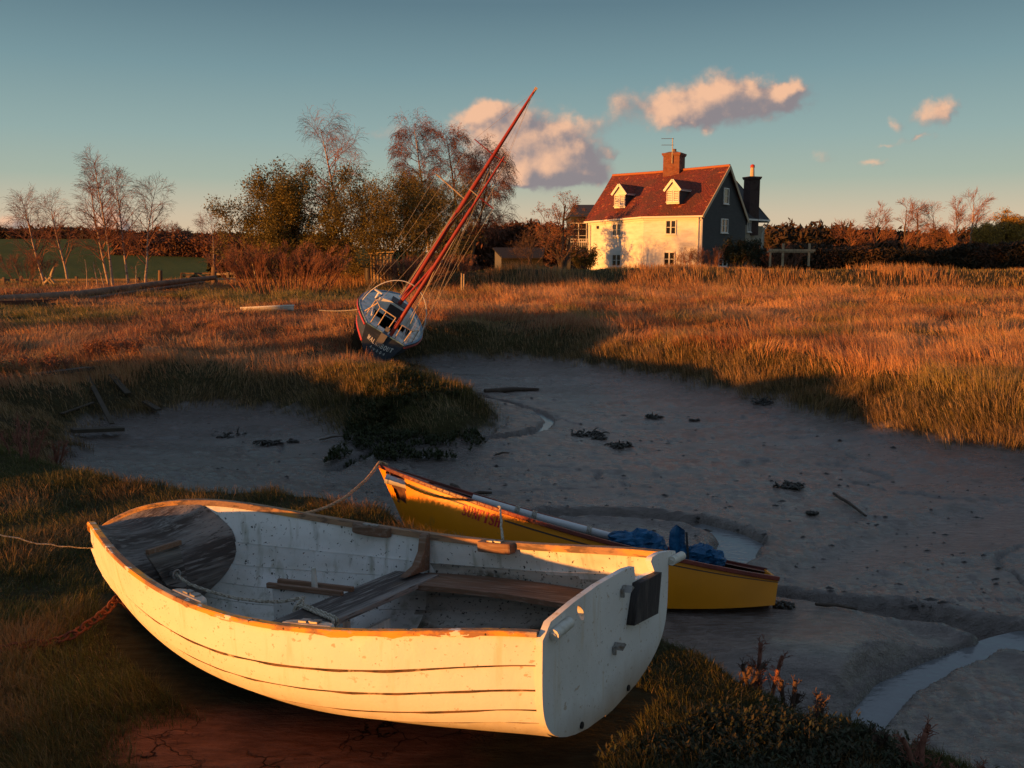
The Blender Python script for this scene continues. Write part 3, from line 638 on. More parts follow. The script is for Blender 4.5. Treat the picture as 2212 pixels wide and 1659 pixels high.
# floor boards and inner stringer near the bow
b = MB(); 
for k in range(3): b.box((.62, -.12+.12*k, .022+.004*k), (1.1, .10, .012))
b.build('floor_board', grime, dinghy, bevel=.003)
P, s = gun_at(450*D2, 1)
ws = white_hull(np.linspace(.60, .80, 8), np.array([.62]))[:, 0]; b = MB()
for i in range(7): b.beam(Vector(ws[i])-Vector((0, .065, 0)), Vector(ws[i+1])-Vector((0, .065, 0)), .06, .02)
b.build('side_stringer', wood_b, dinghy)
def sag(a, b, n, s, wob=0, seed=0):
    a, b = Vector(a), Vector(b); r = random.Random(seed); out = []
    for i in range(n+1):
        t = i/n; p = a.lerp(b, t); p.z -= s*4*t*(1-t); 
        if 0 < i < n: p += Vector((r.uniform(-wob, wob), r.uniform(-wob, wob), r.uniform(-wob, wob)*.4))
        out.append(p)
    return out
def rope(name, pts, r, m, label, twist=True, mwp=None):
    """three strands laid round each other"""
    P = [Vector(p) for p in pts]; L = [0]
    for a, b in zip(P, P[1:]): L.append(L[-1]+(b-a).length)
    n = max(8, int(L[-1]/(r*2.2))); n = min(n, 500); Q = []
    for i in range(n+1):
        d = L[-1]*i/n; k = max(j for j in range(len(L)) if L[j] <= d+1e-9); k = min(k, len(P)-2); Q.append(P[k].lerp(P[k+1], (d-L[k])/(L[k+1]-L[k]+1e-9)))
    b = MB()
    for s in range(3 if twist else 1):
        S = []; nr = None
        for i, q in enumerate(Q):
            t = (Q[min(i+1, n)]-Q[max(i-1, 0)]).normalized(); nr = t.orthogonal().normalized() if nr is None else (nr-t*nr.dot(t)).normalized(); bb = t.cross(nr); a = i*.95+s*2*pi/3
            S.append(q+(nr*cos(a)+bb*sin(a))*r*(.5 if twist else 0))
        b.tube(S, r*(.56 if twist else 1), 5)
    o = b.build(name, m); 
    if mwp is not None: o.matrix_world = mwp
    return tag(o, label, 'rope')
r_end = Vector((THC-.10, .14, TZ+.012)); th_l = Vector((THC-THW/2-.004, 0, 0))
kn = Vector((THC+THW/2+.03, .03, TZ+.03))
pts = [eye+Vector((-.02, 0, 0)), eye.lerp(kn, .12)-Vector((0, 0, .03))]+[eye.lerp(kn, t)+Vector((0, 0, -.045*4*t*(1-t)-.01)) for t in (.3, .5, .7, .85)]+[kn]
x_a, x_b = THC+THW/2+.012, THC-THW/2-.012
pts += [Vector((x_a, .05, TZ+.010)), Vector((THC, .10, TZ+.010)), Vector((x_b, .15, TZ+.010)), Vector((x_b-.004, .15, TZ-.012)), Vector((x_b+.005, .16, TZ-.036)), Vector((x_a, .08, TZ-.036)), Vector((x_a+.01, .07, TZ)), Vector((x_a, .065, TZ+.010)), Vector((THC, .12, TZ+.010)), Vector((x_b, .17, TZ+.010)), Vector((x_b-.004, .175, TZ-.012)), Vector((x_b+.03, .18, TZ-.036)), Vector((x_a, .10, TZ-.036)), Vector((x_a+.01, .09, TZ)), kn+Vector((0, -.01, 0))]
rope('mooring_rope', pts, .0075, rope_m, 'pale rope from the ring bolt wrapped round the white dinghy seat', mwp=MW.copy())
# ------------------------------------------------------------------ yellow dinghy
yel = mat('yellow_paint', (.80, .285, .004), [((.68, .24, .006), 2., .4, .7, None), ((.45, .22, .04), 7., .66, .78, (1, 1, .5)), ((.5, .22, .02), 40., .69, .74, None)], rough=.42, spec=.35, bump=[(25, .001, None)])
var = mat('varnished_red_rail', (.22, .035, .02), [((.09, .02, .015), 8., .4, .6, (.3, 1, 1)), ((.35, .12, .06), 14., .6, .75, (.4, 1, 1))], rough=.35, bump=[(40, .002, None)])
inn = mat('dark_inner_ply', (.10, .035, .022), [((.05, .02, .015), 6., .4, .6, None)], rough=.6)
pole_m = mat('white_spar_paint', (.62, .64, .66), [((.42, .42, .42), 9., .5, .7, (.2, 2, 2))], rough=.35)
stripe_m = mat('dark_stripe', (.06, .04, .03), rough=.5)
red_l = mat('red_lettering', (.50, .012, .02), rough=.5)
yb = empty('sailing_dinghy', 'yellow sailing dinghy with dark red rail resting bow up on the bank', 'boat', mw=MY)
nS, nW = 200, 36
def ypt(s, w, off=0., sgn=1):
    s = np.atleast_1d(np.asarray(s, float)); w = np.atleast_1d(np.asarray(w, float))
    G, C, K = yellow_lines(s); G1, C1, _ = yellow_lines(np.clip(s+1e-3, 0, 1)); G0, C0, _ = yellow_lines(np.clip(s-1e-3, 0, 1))
    bul = .018*np.sin(pi*w)*np.sin(pi*np.clip(s*1.05, 0, 1)); P = G+(C-G)*w[:, None]
    n = np.cross(G1+(C1-G1)*w[:, None]-G0-(C0-G0)*w[:, None], C-G+1e-9); n /= np.linalg.norm(n, axis=1, keepdims=True)+1e-9; n = np.where(n[:, 1:2] < 0, -n, n)
    P = P+n*(bul+off)[:, None]
    return P*np.array([1, sgn, 1])
sg = np.linspace(0, 1, nS); wg = np.linspace(0, 1, nW); S_, W_ = np.meshgrid(sg, wg, indexing='ij')
Pp = ypt(S_.ravel(), W_.ravel())
def yproj(P):
    P = np.asarray(MY)[:3, :3] @ P.T; P = P.T+np.asarray(MY)[:3, 3]-[0, 0, CAMH]
    d = P[:, 1]*cos(PITCH)-P[:, 2]*sin(PITCH); up = P[:, 1]*sin(PITCH)+P[:, 2]*cos(PITCH); return np.stack([512+FPX*P[:, 0]/d, 384-FPX*up/d], 1)
UV = yproj(Pp)
def ysw(u, v):
    k = np.argsort((UV[:, 0]-u)**2+(UV[:, 1]-v)**2)[:1][0]; return S_.ravel()[k], W_.ravel()[k]
Z5 = lambda L: [((900+x/5.53)*.4096, (1120+y/5.53)*.4096) for x, y in L]
holeP = Z5([(238, 172), (300, 160), (380, 178), (395, 215), (480, 235), (492, 262), (500, 420), (510, 600), (470, 590), (430, 560), (400, 572), (360, 470), (310, 350), (250, 300), (228, 230)])
cells = np.stack([UV.reshape(nS, nW, 2)[:-1, :-1], UV.reshape(nS, nW, 2)[1:, 1:]]).mean(0).reshape(-1, 2)
kill = inside(cells[:, 0], cells[:, 1], holeP)
gf = grid_faces(nS, nW, 0, True)
gf2 = grid_faces(nS, nW, nS*nW, False); Ps_ = Pp*[1, -1, 1]
G, C, K = yellow_lines(sg); Bt = np.concatenate([C, K, C*[1, -1, 1]]); o3 = 2*nS*nW
bf = []
for i in range(nS-1): bf += [(o3+i, o3+nS+i, o3+nS+i+1, o3+i+1), (o3+nS+i, o3+2*nS+i, o3+2*nS+i+1, o3+nS+i+1)]
mesh_np('hull', np.concatenate([Pp, Ps_, Bt]), [gf[~kill], gf2, np.array(bf)], yel, yb, smooth=False)
# transom, inner skin, deck edges, rails
tp = [tuple(G[0]), tuple(C[0]), tuple(K[0]), tuple(C[0]*[1, -1, 1]), tuple(G[0]*[1, -1, 1])]
b = MB(); b.prism([Vector(p) for p in tp], (0, 0, 0), (.02, 0, 0)); b.build('transom', yel, yb)
s2 = np.linspace(.01, .985, 60); a = ypt(s2, s2*0+.02, -.02); c_ = ypt(s2, s2*0+.95, -.02); Gi, Ci, Ki = yellow_lines(s2); Ki = Ki+[0, 0, .03]
V = np.concatenate([a, c_, Ki, c_*[1, -1, 1], a*[1, -1, 1]]); F = []
for r_ in range(4):
    for i in range(59): F.append((r_*60+i, r_*60+i+1, (r_+1)*60+i+1, (r_+1)*60+i))
mesh_np('inner_skin', V, [np.array(F)], inn, yb)
for sgn in (1, -1):
    b = MB(); Gr = yellow_lines(np.linspace(0, .985, 50))[0]*[1, sgn, 1]
    for i in range(49): b.beam(Vector(Gr[i])+Vector((0, -.004*sgn, .0)), Vector(Gr[i+1])+Vector((.002, -.004*sgn, .0)), .042, .026)
    b.build('rail', var, yb, bevel=.004)
# side deck strips just inboard of the rails
for sgn in (1, -1):
    V, F = [], []
    for i, s in enumerate(np.linspace(.0, .93, 40)):
        g = yellow_lines(np.array([s]))[0][0]; wd = min(.10, g[1]*.9); V += [(g[0], (g[1]-.02)*sgn, g[2]-.004), (g[0], (g[1]-wd)*sgn, g[2]-.010)]
        if i: F.append((2*i-2, 2*i-1, 2*i+1, 2*i) if sgn < 0 else (2*i, 2*i+1, 2*i-1, 2*i-2))
    mesh_np('side_deck', V, [np.array(F)], var, yb)
V, F = [], []
for i, s in enumerate(np.linspace(.80, .99, 14)):
    g = yellow_lines(np.array([s]))[0][0]; V += [(g[0], g[1]*f, g[2]-.012+.02*(1-abs(f))) for f in (-.95, -.5, 0, .5, .95)]
mesh_np('bow_deck', V, [grid_faces(14, 5, 0, True)], var, yb)
def strip(sw0, sw1, hw, n, name, m, off=.0025):
    t = np.linspace(0, 1, n); s = sw0[0]+(sw1[0]-sw0[0])*t; w_ = sw0[1]+(sw1[1]-sw0[1])*t
    A = ypt(s, w_-hw, off); B = ypt(s, w_+hw, off); V = np.concatenate([A, B]); F = np.array([(i, i+1, n+i+1, n+i) for i in range(n-1)])
    return mesh_np(name, V, [F], m, yb)
Z3 = lambda L: [((880+x/2.048)*.4096, (1100+y/2.048)*.4096) for x, y in L]
for q in (((240, 171), (524, 272)), ((722, 346), (1200, 484)), ((1200, 484), (2108, 663))):
    a, b2 = [ysw(*Z3([p])[0]) for p in q]; strip(a, b2, .011, 40, 'stripe', stripe_m)
# lettering: thick-and-thin slanted capitals drawn as strokes on the side
LET = {'S': [([(.86, .86), (.80, .96), (.55, 1.0), (.28, .95), (.16, .80), (.22, .65), (.45, .54), (.70, .42), (.84, .27), (.78, .09), (.52, .0), (.25, .03), (.13, .16)], [.05, .05, .05, .09, .13, .15, .16, .16, .14, .10, .06, .05, .05]), ([(.86, .99), (.86, .72)], [.03, .03]), ([(.13, .28), (.13, 0)], [.03, .03])],
 'U': [([(.2, 1), (.2, .3), (.28, .08), (.5, .0), (.72, .08), (.8, .3), (.8, 1)], [.16, .15, .11, .06, .05, .05, .05]), ([(.04, 1), (.38, 1)], [.03, .03]), ([(.66, 1), (.95, 1)], [.03, .03])],
 'N': [([(.18, 0), (.18, 1)], [.05, .05]), ([(.14, 1), (.82, .0)], [.17, .17]), ([(.82, 0), (.82, 1)], [.05, .05]), ([(.04, 0), (.34, 0)], [.03, .03]), ([(0, 1), (.2, 1)], [.03, .03]), ([(.68, 1), (.97, 1)], [.03, .03])],
 'F': [([(.25, 0), (.25, 1)], [.16, .16]), ([(.08, 1), (.85, 1)], [.04, .04]), ([(.85, 1), (.85, .78)], [.035, .035]), ([(.25, .52), (.65, .52)], [.04, .04]), ([(.65, .64), (.65, .40)], [.03, .03]), ([(.08, 0), (.45, 0)], [.03, .03])],
 'I': [([(.5, 0), (.5, 1)], [.2, .2]), ([(.25, 0), (.75, 0)], [.03, .03]), ([(.25, 1), (.75, 1)], [.03, .03])],
 'H': [([(.2, 0), (.2, 1)], [.16, .16]), ([(.8, 0), (.8, 1)], [.16, .16]), ([(.2, .5), (.8, .5)], [.04, .04]), ([(.04, 0), (.36, 0)], [.03, .03]), ([(.04, 1), (.36, 1)], [.03, .03]), ([(.64, 0), (.96, 0)], [.03, .03]), ([(.64, 1), (.96, 1)], [.03, .03])],
 'W': [([(.05, 1), (.28, 0)], [.15, .15]), ([(.28, 0), (.5, .9)], [.1, .1]), ([(.5, .9), (.72, 0)], [.15, .15]), ([(.72, 0), (.95, 1)], [.1, .1])],
 'A': [([(.08, 0), (.5, 1)], [.12, .12]), ([(.5, 1), (.92, 0)], [.15, .15]), ([(.25, .36), (.75, .36)], [.09, .09])],
 'L': [([(.22, 1), (.22, 0)], [.15, .15]), ([(.22, .04), (.85, .04)], [.1, .1])],
 'K': [([(.2, 1), (.2, 0)], [.15, .15]), ([(.82, 1), (.25, .45)], [.1, .1]), ([(.4, .55), (.88, 0)], [.14, .14])],
 'B': [([(.2, 0), (.2, 1)], [.15, .15]), ([(.2, 1), (.65, .97), (.72, .76), (.6, .55), (.2, .53)], [.1]*5), ([(.2, .53), (.7, .48), (.82, .26), (.68, .04), (.2, .02)], [.1]*5)],
 'O': [([(.5+.4*sin(a), .5+.5*cos(a)) for a in np.linspace(0, 2*pi, 17)], [.1+.05*abs(sin(a)) for a in np.linspace(0, 2*pi, 17)])],
 'T': [([(.5, 0), (.5, 1)], [.15, .15]), ([(.08, .96), (.92, .96)], [.1, .1])],
 'C': [([(.5+.42*sin(a), .5+.5*cos(a)) for a in np.linspace(.7, 2*pi-.7, 14)], [.08+.06*abs(sin(a)) for a in np.linspace(.7, 2*pi-.7, 14)])],
 '.': [([(.42, .5), (.58, .5)], [.16, .16])]}
def letters(text, adv, slant, place, m, parent, name='lettering'):
    V, F = [], []
    for k, ch in enumerate(text):
        for li, (P, W) in enumerate(LET.get(ch, [])):
            P = np.array(P, float); 
            Q, W2 = [], []
            for (p, q, w0, w1) in zip(P[:-1], P[1:], W[:-1], W[1:]):
                for t in (0, .5): Q.append(p+(q-p)*t); W2.append(w0+(w1-w0)*t)
            Q.append(P[-1]); W2.append(W[-1]); Q = np.array(Q); T = np.gradient(Q, axis=0); T /= np.linalg.norm(T, axis=1, keepdims=True)+1e-9; Nn = np.stack([-T[:, 1], T[:, 0]], 1); n0 = len(V)
            for q, n_, w_ in zip(Q, Nn, W2):
                for sg_ in (-1, 1):
                    x, y = q+n_*(w_*1.45+.055)/2*sg_; V.append(place(((k*adv[0]+x*adv[1])+slant*y)/(len(text)*adv[0]), y, li*.00025))
            for i in range(len(Q)-1): F.append((n0+2*i, n0+2*i+1, n0+2*i+3, n0+2*i+2))
    return mesh_np(name, V, [np.array(F)], m, parent)
cs = [ysw(*Z3([p])[0]) for p in ((508, 318), (692, 386), (528, 273), (718, 340))]
def plc(x, y, e):
    (s0, w0), (s1, w1), (s2_, w2), (s3, w3) = cs
    s = (s0+(s1-s0)*x); w_ = (w0+(w1-w0)*x)*(1-y)+(w2+(w3-w2)*x)*y
    return ypt(np.array([s]), np.array([w_]), .003+e)[0]
letters('SUNFISH', (1., .92), .28, plc, red_l, yb)
# broken bow: splintered ply inside, spar end, spar along the far rail
b = MB()
for (p, q, t_) in (((330, 350), (520, 470), .03), ((400, 560), (505, 600), .025), ((250, 170), (300, 350), .02), ((470, 240), (505, 590), .02)):
    A = bray(MY, *Z5([p])[0], 1, .06); B = bray(MY, *Z5([q])[0], 1, .06); b.beam(A, B, t_, t_*.8)
b.build('broken_rib', inn, yb)
b = MB(); A = bray(MY, *Z5([(245, 270)])[0], 1, .10); B = bray(MY, *Z5([(700, 400)])[0], 1, .10); b.tube([A, B], .030, 14); b.tube([A-(B-A).normalized()*.004, A+(B-A).normalized()*.02], [.034, .034], 14)
b.build('boom_end', pole_m, yb)
b = MB(); pA = bray(MY, *Z3([(560, 238)])[0], 1, -.05); pB = bray(MY, *Z3([(1275, 436)])[0], 1, -.10); pA = pA
b.tube([pA, pA.lerp(pB, .5)-Vector((0, 0, .006)), pB], .027, 16); spar = tag(b.build('spar', pole_m), 'long white spar lying along the yellow sailing dinghy', 'spar'); spar.matrix_world = MY.copy()
for t in (.30, .42, .80):
    b = MB()
    c = pA.lerp(pB, t); dr = (pB-pA).normalized(); n1_ = dr.orthogonal().normalized(); n2_ = dr.cross(n1_)
    b.tube([c+(n1_*cos(a)+n2_*sin(a))*.031+dr*.002*a for a in np.linspace(0, 6*pi, 50)], .004, 5)
    b.build('lashing', rope_m, spar)
# crumpled blue cover in the stern
blue = mat('blue_tarpaulin', (.006, .09, .22), [((.01, .13, .30), 5., .45, .65, None), ((.004, .05, .12), 16., .5, .7, None)], rough=.45, bump=[(14, .02, None), (40, .006, None)])
cov = empty('tarpaulin', 'crumpled blue tarpaulin bundled in the stern of the yellow dinghy', 'tarpaulin', mw=MY.copy())
def crumple(c, r, seed, name, parent, amp=.35):
    nu, nv = 18, 11; V = []; gg = random.Random(seed)
    for i in range(nv+1):
        for j in range(nu):
            a = 2*pi*j/nu; e = pi*i/nv-pi/2; d = np.array([cos(e)*cos(a), cos(e)*sin(a), sin(e)])
            q = d*1.6+seed*3.1; rid = 0; sc_ = 1.
            for o in range(3):
                rid += (1-abs(2*float(vnoise(q[0]*sc_*1.7+q[2]*1.3*sc_, q[1]*sc_*1.7-q[2]*sc_, seed+o))-1))*(.6**o); sc_ *= 2.1
            V.append(np.array(c)+d*np.array(r)*(1-amp+amp*rid*.62)*gg.uniform(.86, 1.14))
    F = [(i*nu+j, i*nu+(j+1) % nu, (i+1)*nu+(j+1) % nu, (i+1)*nu+j) for i in range(nv) for j in range(nu)]
    return mesh_np(name, V, [np.array([(a, b_, c_) for a, b_, c_, d_ in F]+[(a, c_, d_) for a, b_, c_, d_ in F])], blue, parent)
for k, (p, r) in enumerate((((1340, 455), (.15, .10, .07)), ((1430, 460), (.13, .10, .085)), ((1480, 490), (.08, .08, .05)), ((1630, 520), (.10, .09, .06)), ((1705, 522), (.11, .09, .075)), ((1775, 540), (.07, .07, .06)))):
    c = bray(MY, *Z3([p])[0], 1, .0); crumple(c, r, k+3, 'fold', cov)
b = MB(); A = bray(MY, *Z3([(1592, 530)])[0], 1, .02); B = bray(MY, *Z3([(1582, 374)])[0], 1, .02); ax = (B-A)
pr = []
for t, wl, wr in ((0, .05, .05), (.25, .062, .055), (.5, .06, .045), (.75, .05, .05), (.9, .03, .05), (1, .008, .01)):
    pr.append((A+ax*t, wl, wr))
vs = []
for p, wl, wr in pr: vs += [p+Vector((wl, .02, 0)), p+Vector((wl*.3, .055, .01)), p+Vector((-wr*.3, .02, .0)), p+Vector((-wr, .03, 0)), p+Vector((-wr*.4, -.04, 0)), p+Vector((wl*.5, -.045, 0))]
b.add(vs, [(i*6+j, i*6+(j+1) % 6, (i+1)*6+(j+1) % 6, (i+1)*6+j) for i in range(5) for j in range(6)]); b.build('upright_fold', blue, cov)
b = MB(); A2 = A+Vector((-.06, .04, 0)); b.beam(A2, A2+ax*.85, .05, .014); b.build('board', mat('dark_board', (.03, .03, .035)), cov)
# lines on the ground
def gp(u, v, dz=0., z=.7): p = atd(u, v, z=z); return Vector((p.x, p.y, tz(p.x, p.y)+dz))
bowtop = MY @ Vector((yellow_lines(np.array([.985]))[0][0]))+Vector((0, 0, .02))
e1 = atd(546, 1098, y=4.6)
rope('mooring_rope', [bowtop+Vector((.05, .02, -.02)), bowtop+Vector((0, 0, .012))]+sag(bowtop, e1, 14, .16, .004, 3)[1:]+[e1+Vector((-.1, -.02, -.12)), e1+Vector((-.2, .0, -.33))], .011, rope_o, 'orange rope sagging from the bow of the yellow dinghy to the grass')
e2 = atd(-40, 1141, y=3.6); e3 = MW @ Vector((2.60, .03, .40))
rope('mooring_rope', sag(e2, e3+Vector((.02, .05, -.03)), 12, .03, .006, 4), .003, rope_m, 'thin pale line running left from the bow of the white dinghy')
e4 = atd(1084, 1092, y=5.6); e5 = atd(1086, 1172, y=4.4)
e4 = MY @ (bray(MY, *Z3([(700, 296)])[0], 1, .60)); 
rope('cord', [MY @ bray(MY, *Z3([(676, 280)])[0], 1, .0), e4+Vector((0, 0, .02))]+sag(e4+Vector((.0, -.03, .0)), atd(1086, 1164, y=4.1), 6, .02, .003, 5), .007, rope_m, 'thin cord hanging from the rail of the yellow dinghy')
# rusty chain
ch = MB(); cp = [atd(287, 1320, y=3.9), gp(262, 1342, .12), gp(228, 1362, .09), gp(190, 1378, .07), gp(160, 1390, .05), gp(110, 1398, .02), gp(70, 1405, .03), gp(20, 1415, .03), gp(-40, 1425, .03)]
Ls = [0]
for a, b2 in zip(cp, cp[1:]): Ls.append(Ls[-1]+(b2-a).length)
d = 0; k = 0
while d < Ls[-1]-.03:
    j = max(i for i in range(len(Ls)) if Ls[i] <= d); j = min(j, len(cp)-2); p = cp[j].lerp(cp[j+1], (d-Ls[j])/(Ls[j+1]-Ls[j])); t = (cp[j+1]-cp[j]).normalized()
    sd = t.cross(Vector((0, 0, 1))).normalized(); up = sd.cross(t); o = (sd if k % 2 else up)*.9+(up if k % 2 else sd)*.35; o.normalize()
    ch.tube([p+t*(.026*cos(a)*1.0)+o*(.015*sin(a)) for a in np.linspace(0, 2*pi, 13)], .006, 6, cap=False); d += .037; k += 1
tag(ch.build('chain', rust), 'rusty chain running through the grass to the white dinghy', 'chain')

# the starboard bow of the white dinghy is sprung slightly higher than the port side
for o_ in [q for q in bpy.data.objects if q.parent == dinghy and q.type == 'MESH']:
    me = o_.data; n_ = len(me.vertices); co = np.empty(n_*3); me.vertices.foreach_get('co', co); co = co.reshape(-1, 3)
    co[:, 2] += .026*np.exp(-((co[:, 0]-2.25)/.38)**2)*sstep(0, .14, -co[:, 1])*np.clip((co[:, 2]-.05)/.42, 0, 1.1); me.vertices.foreach_set('co', co.ravel()); me.update()
# ------------------------------------------------------------------ grounded yacht
YO = at(385.0, 338.0, y=16.4)
MK = rotm(RAD(94), RAD(6.5), RAD(33)).to_4x4() @ Matrix.Scale(.77, 4); MK.translation = YO+Vector((0, 0, .05))
yacht = empty('yacht', 'dark blue yacht leaning over on the mud with two red masts', 'boat', mw=MK)
navy = mat('navy_hull_paint', (.028, .036, .055), [((.05, .06, .08), 4., .5, .7, (1, 1, 4)), ((.12, .11, .11), 10., .66, .8, (1, 1, 6))], rough=.45)
oldw = mat('faded_deck_white', (.72, .70, .65), [((.36, .36, .34), 2., .45, .65, None), ((.3, .2, .12), 11., .64, .75, None)], rough=.7)
redp = mat('red_varnished_mast', (.25, .028, .018), [((.36, .06, .035), 5., .5, .7, (1, 1, .2)), ((.15, .03, .02), 18., .6, .75, (1, 1, .3))], rough=.35)
redl = mat('red_rubbing_strip', (.42, .05, .03), rough=.5)
blup = mat('faded_blue_toerail', (.07, .18, .30), [((.20, .30, .38), 9., .45, .65, None)], rough=.5)
wire = mat('rigging_wire', (.40, .34, .28), rough=.5)
steel = mat('tarnished_rail', (.55, .42, .28), [((.3, .2, .12), 14., .5, .7, None)], rough=.4)
darkh = mat('dark_hatch', (.035, .028, .03), rough=.6)
def yh(s):  # station -> half beam at deck, depth, x, sheer
    x = 5.6*s; hb = .53+.42*sin(min(s/.42, 1)*pi/2) if s < .42 else .95*(1-((s-.42)/.58)**2.1)
    return x, max(hb, .004), .62+.10*sin(s*pi), .02+.16*max(0, s-.4)
V = []; nq = 13; ST = np.linspace(0, 1, 40)
for s in ST:
    x, hb, dp, sh = yh(s)
    for k in range(nq):
        a = k/(nq-1)*2-1; y = a; e = abs(a); z = -(1-e**3.2)**.75*dp
        V.append((x-.16*(z/-.7)*(-1 if s < .5 else 2.2)*(1-abs(s-.5)*0)*(1 if s in (0.,) else .6) if False else x+.10*(z/.7), y*hb*(1-.10*(z/-.7)**2), sh+z))
F = grid_faces(40, nq, 0, False)
mesh_np('hull', V, [F, np.array([list(range(nq))])], navy, yacht)
def edge_strip(name, dz, w_, h_, m, sides=(1, -1), off=.012, s0=0, s1=.99):
    for sg_ in sides:
        b = MB(); S = np.linspace(s0, s1, 24); P = [Vector((yh(s)[0], sg_*(yh(s)[1]+off), yh(s)[3]+dz)) for s in S]
        for p, q in zip(P, P[1:]): b.beam(p, q, w_, h_)
        b.build(name, m, yacht)
edge_strip('rubbing_strip', -.045, .03, .04, redl, off=.012)
edge_strip('toe_rail', .012, .055, .03, blup, off=-.03)
b = MB(); 
for y0, y1 in ((-.50, -.27), (-.25, .02), (.04, .26), (.28, .50)): b.beam((-.01, y0, .035), (-.01, y1, .035), .06, .03)
b.build('stern_rail', blup, yacht)
b = MB(); Sx = np.linspace(0, .86, 24); wl = []
for s in Sx:
    x_, hb_, dp_, sh_ = yh(s); z_ = -.40; e_ = (1-(min(-z_/dp_, .99))**(1/.75))**(1/3.2); wl.append(Vector((x_+.10*(z_/.7), e_*hb_*(1-.10*(z_/.7)**2)+.008, sh_+z_)))
for p, q in zip(wl, wl[1:]): b.beam(p, q, .02, .05)
b.build('boot_stripe', redl, yacht)
# deck with a cockpit well
V, F = [], []
for i, s in enumerate(np.linspace(0, .985, 40)):
    x, hb, dp, sh = yh(s); ci = .62*hb if .5 < x < 2.1 else 0.001
    V += [(x, hb-.02, sh), (x, ci, sh+.012), (x, -ci, sh+.012), (x, -hb+.02, sh)]
    if i: F += [(4*i-4, 4*i, 4*i+1, 4*i-3), (4*i-2, 4*i+2, 4*i+3, 4*i-1)]+([] if .5 < x < 2.1 else [(4*i-3, 4*i+1, 4*i+2, 4*i-2)])
mesh_np('deck', V, [np.array(F)], oldw, yacht)
b = MB(); x0, x1, hy_ = .52, 2.08, .46
b.box(((x0+x1)/2, 0, -.30), (x1-x0, 2*hy_, .02), m=0); b.box((x0, 0, -.14), (.02, 2*hy_, .32)); 
for sg_ in (1, -1): b.box(((x0+x1)/2, sg_*hy_, -.14), (x1-x0, .02, .32)); b.box(((x0+x1)/2, sg_*(hy_-.13), -.12), (x1-x0-.03, .24, .02))
b.build('cockpit', oldw, yacht)
b = MB()
for sg_ in (1, -1): b.beam((x0, sg_*.50, .09), (2.1, sg_*.60, .11), .03, .16)
b.build('coaming', oldw, yacht)
# cabin
b = MB(); cw0, cw1 = .62, .40; xa_, xb_ = 2.1, 4.0; hs = .34
pr = [(xa_, -cw0, .0), (xa_, cw0, .0), (xa_, cw0*.86, hs), (xa_, cw0*.4, hs+.07), (xa_, -cw0*.4, hs+.07), (xa_, -cw0*.86, hs)]
p2_ = [(xb_, -cw1, .06), (xb_, cw1, .06), (xb_, cw1*.86, hs-.08), (xb_, cw1*.4, hs-.04), (xb_, -cw1*.4, hs-.04), (xb_, -cw1*.86, hs-.08)]
b.add(pr+p2_, [(0, 5, 4, 3, 2, 1), (6, 7, 8, 9, 10, 11)]+[(i, (i+1) % 6, (i+1) % 6+6, i+6) for i in range(6)]); cab = b.build('cabin', oldw, yacht)
b = MB(); b.box((xa_-.012, .0, .17), (.02, .42, .36)); b.build('companionway', darkh, cab)
b = MB(); b.box((2.5, 0, hs+.075), (.75, .46, .03)); b.build('hatch', darkh, cab)
for sg_ in (1, -1):
    for k in range(2):
        b = MB(); xq = 2.55+.6*k; b.box((xq, sg_*(.60-.11*(xq-2.1)), .18), (.34, .02, .11), Matrix.Rotation(-sg_*.11, 3, 'Z')); b.build('window', darkh, cab)
# masts and spars
mz = MB(); mz.tube([(.12, -.12, -.2), (.12, -.12, 1.2), (.12, -.12, 3.6)], [.050, .050, .045], 12); mz.tube([(.12, -.12, 3.5), (.14, -.12, 4.4), (.16, -.12, 5.0)], [.030, .027, .018], 10); mzo = mz.build('mizzen_mast', redp, yacht)
mm = MB(); mm.tube([(2.35, 0, .35), (2.37, 0, 2.2), (2.40, 0, 4.2), (2.42, 0, 6.1), (2.42, 0, 6.85)], [.058, .062, .055, .042, .030], 12); mmo = mm.build('main_mast', redp, yacht)
b = MB(); b.box((2.42, 0, 6.87), (.10, .07, .06)); b.tube([(2.42, 0, 6.75), (2.30, .0, 6.85)], .010, 6); b.build('masthead_fitting', steel, mmo)
b = MB(); b.tube([(.16, -.10, .55), (.85, -.22, 1.9)], .030, 10); b.tube([(2.3, -.03, .55), (1.0, -.18, 2.1)], .030, 10); b.build('boom', redp, yacht)
b = MB(); b.tube([(2.38, .62, 5.0), (2.38, 0, 4.94)], .014, 6); b.build('spreader', redp, mmo); b = MB(); b.tube([(2.38, 0, 4.94), (2.38, -.36, 4.96)], .014, 6); b.build('spreader', redp, mmo)
b = MB(); b.tube([(2.38, .95, 3.75), (2.38, 0, 3.62)], .020, 6); b.build('spreader', steel, mmo)
b = MB(); b.tube([(.13, .16, 3.95), (.13, -.12, 3.92)], .013, 6); b.build('spreader', steel, mzo); b = MB(); b.tube([(.13, -.12, 3.92), (.13, -.55, 3.88)], .013, 6); b.build('spreader', redp, mzo)
def line(a, b_, r=.0042, s=0., nm='stay'):
    q = MB(); q.tube(sag(a, b_, 6, s), r, 4, cap=False); return q.build(nm, wire, yacht)
TM = (2.42, 0, 6.75); SPR = (2.38, .62, 5.0); SPR2 = (2.38, -.36, 4.96)
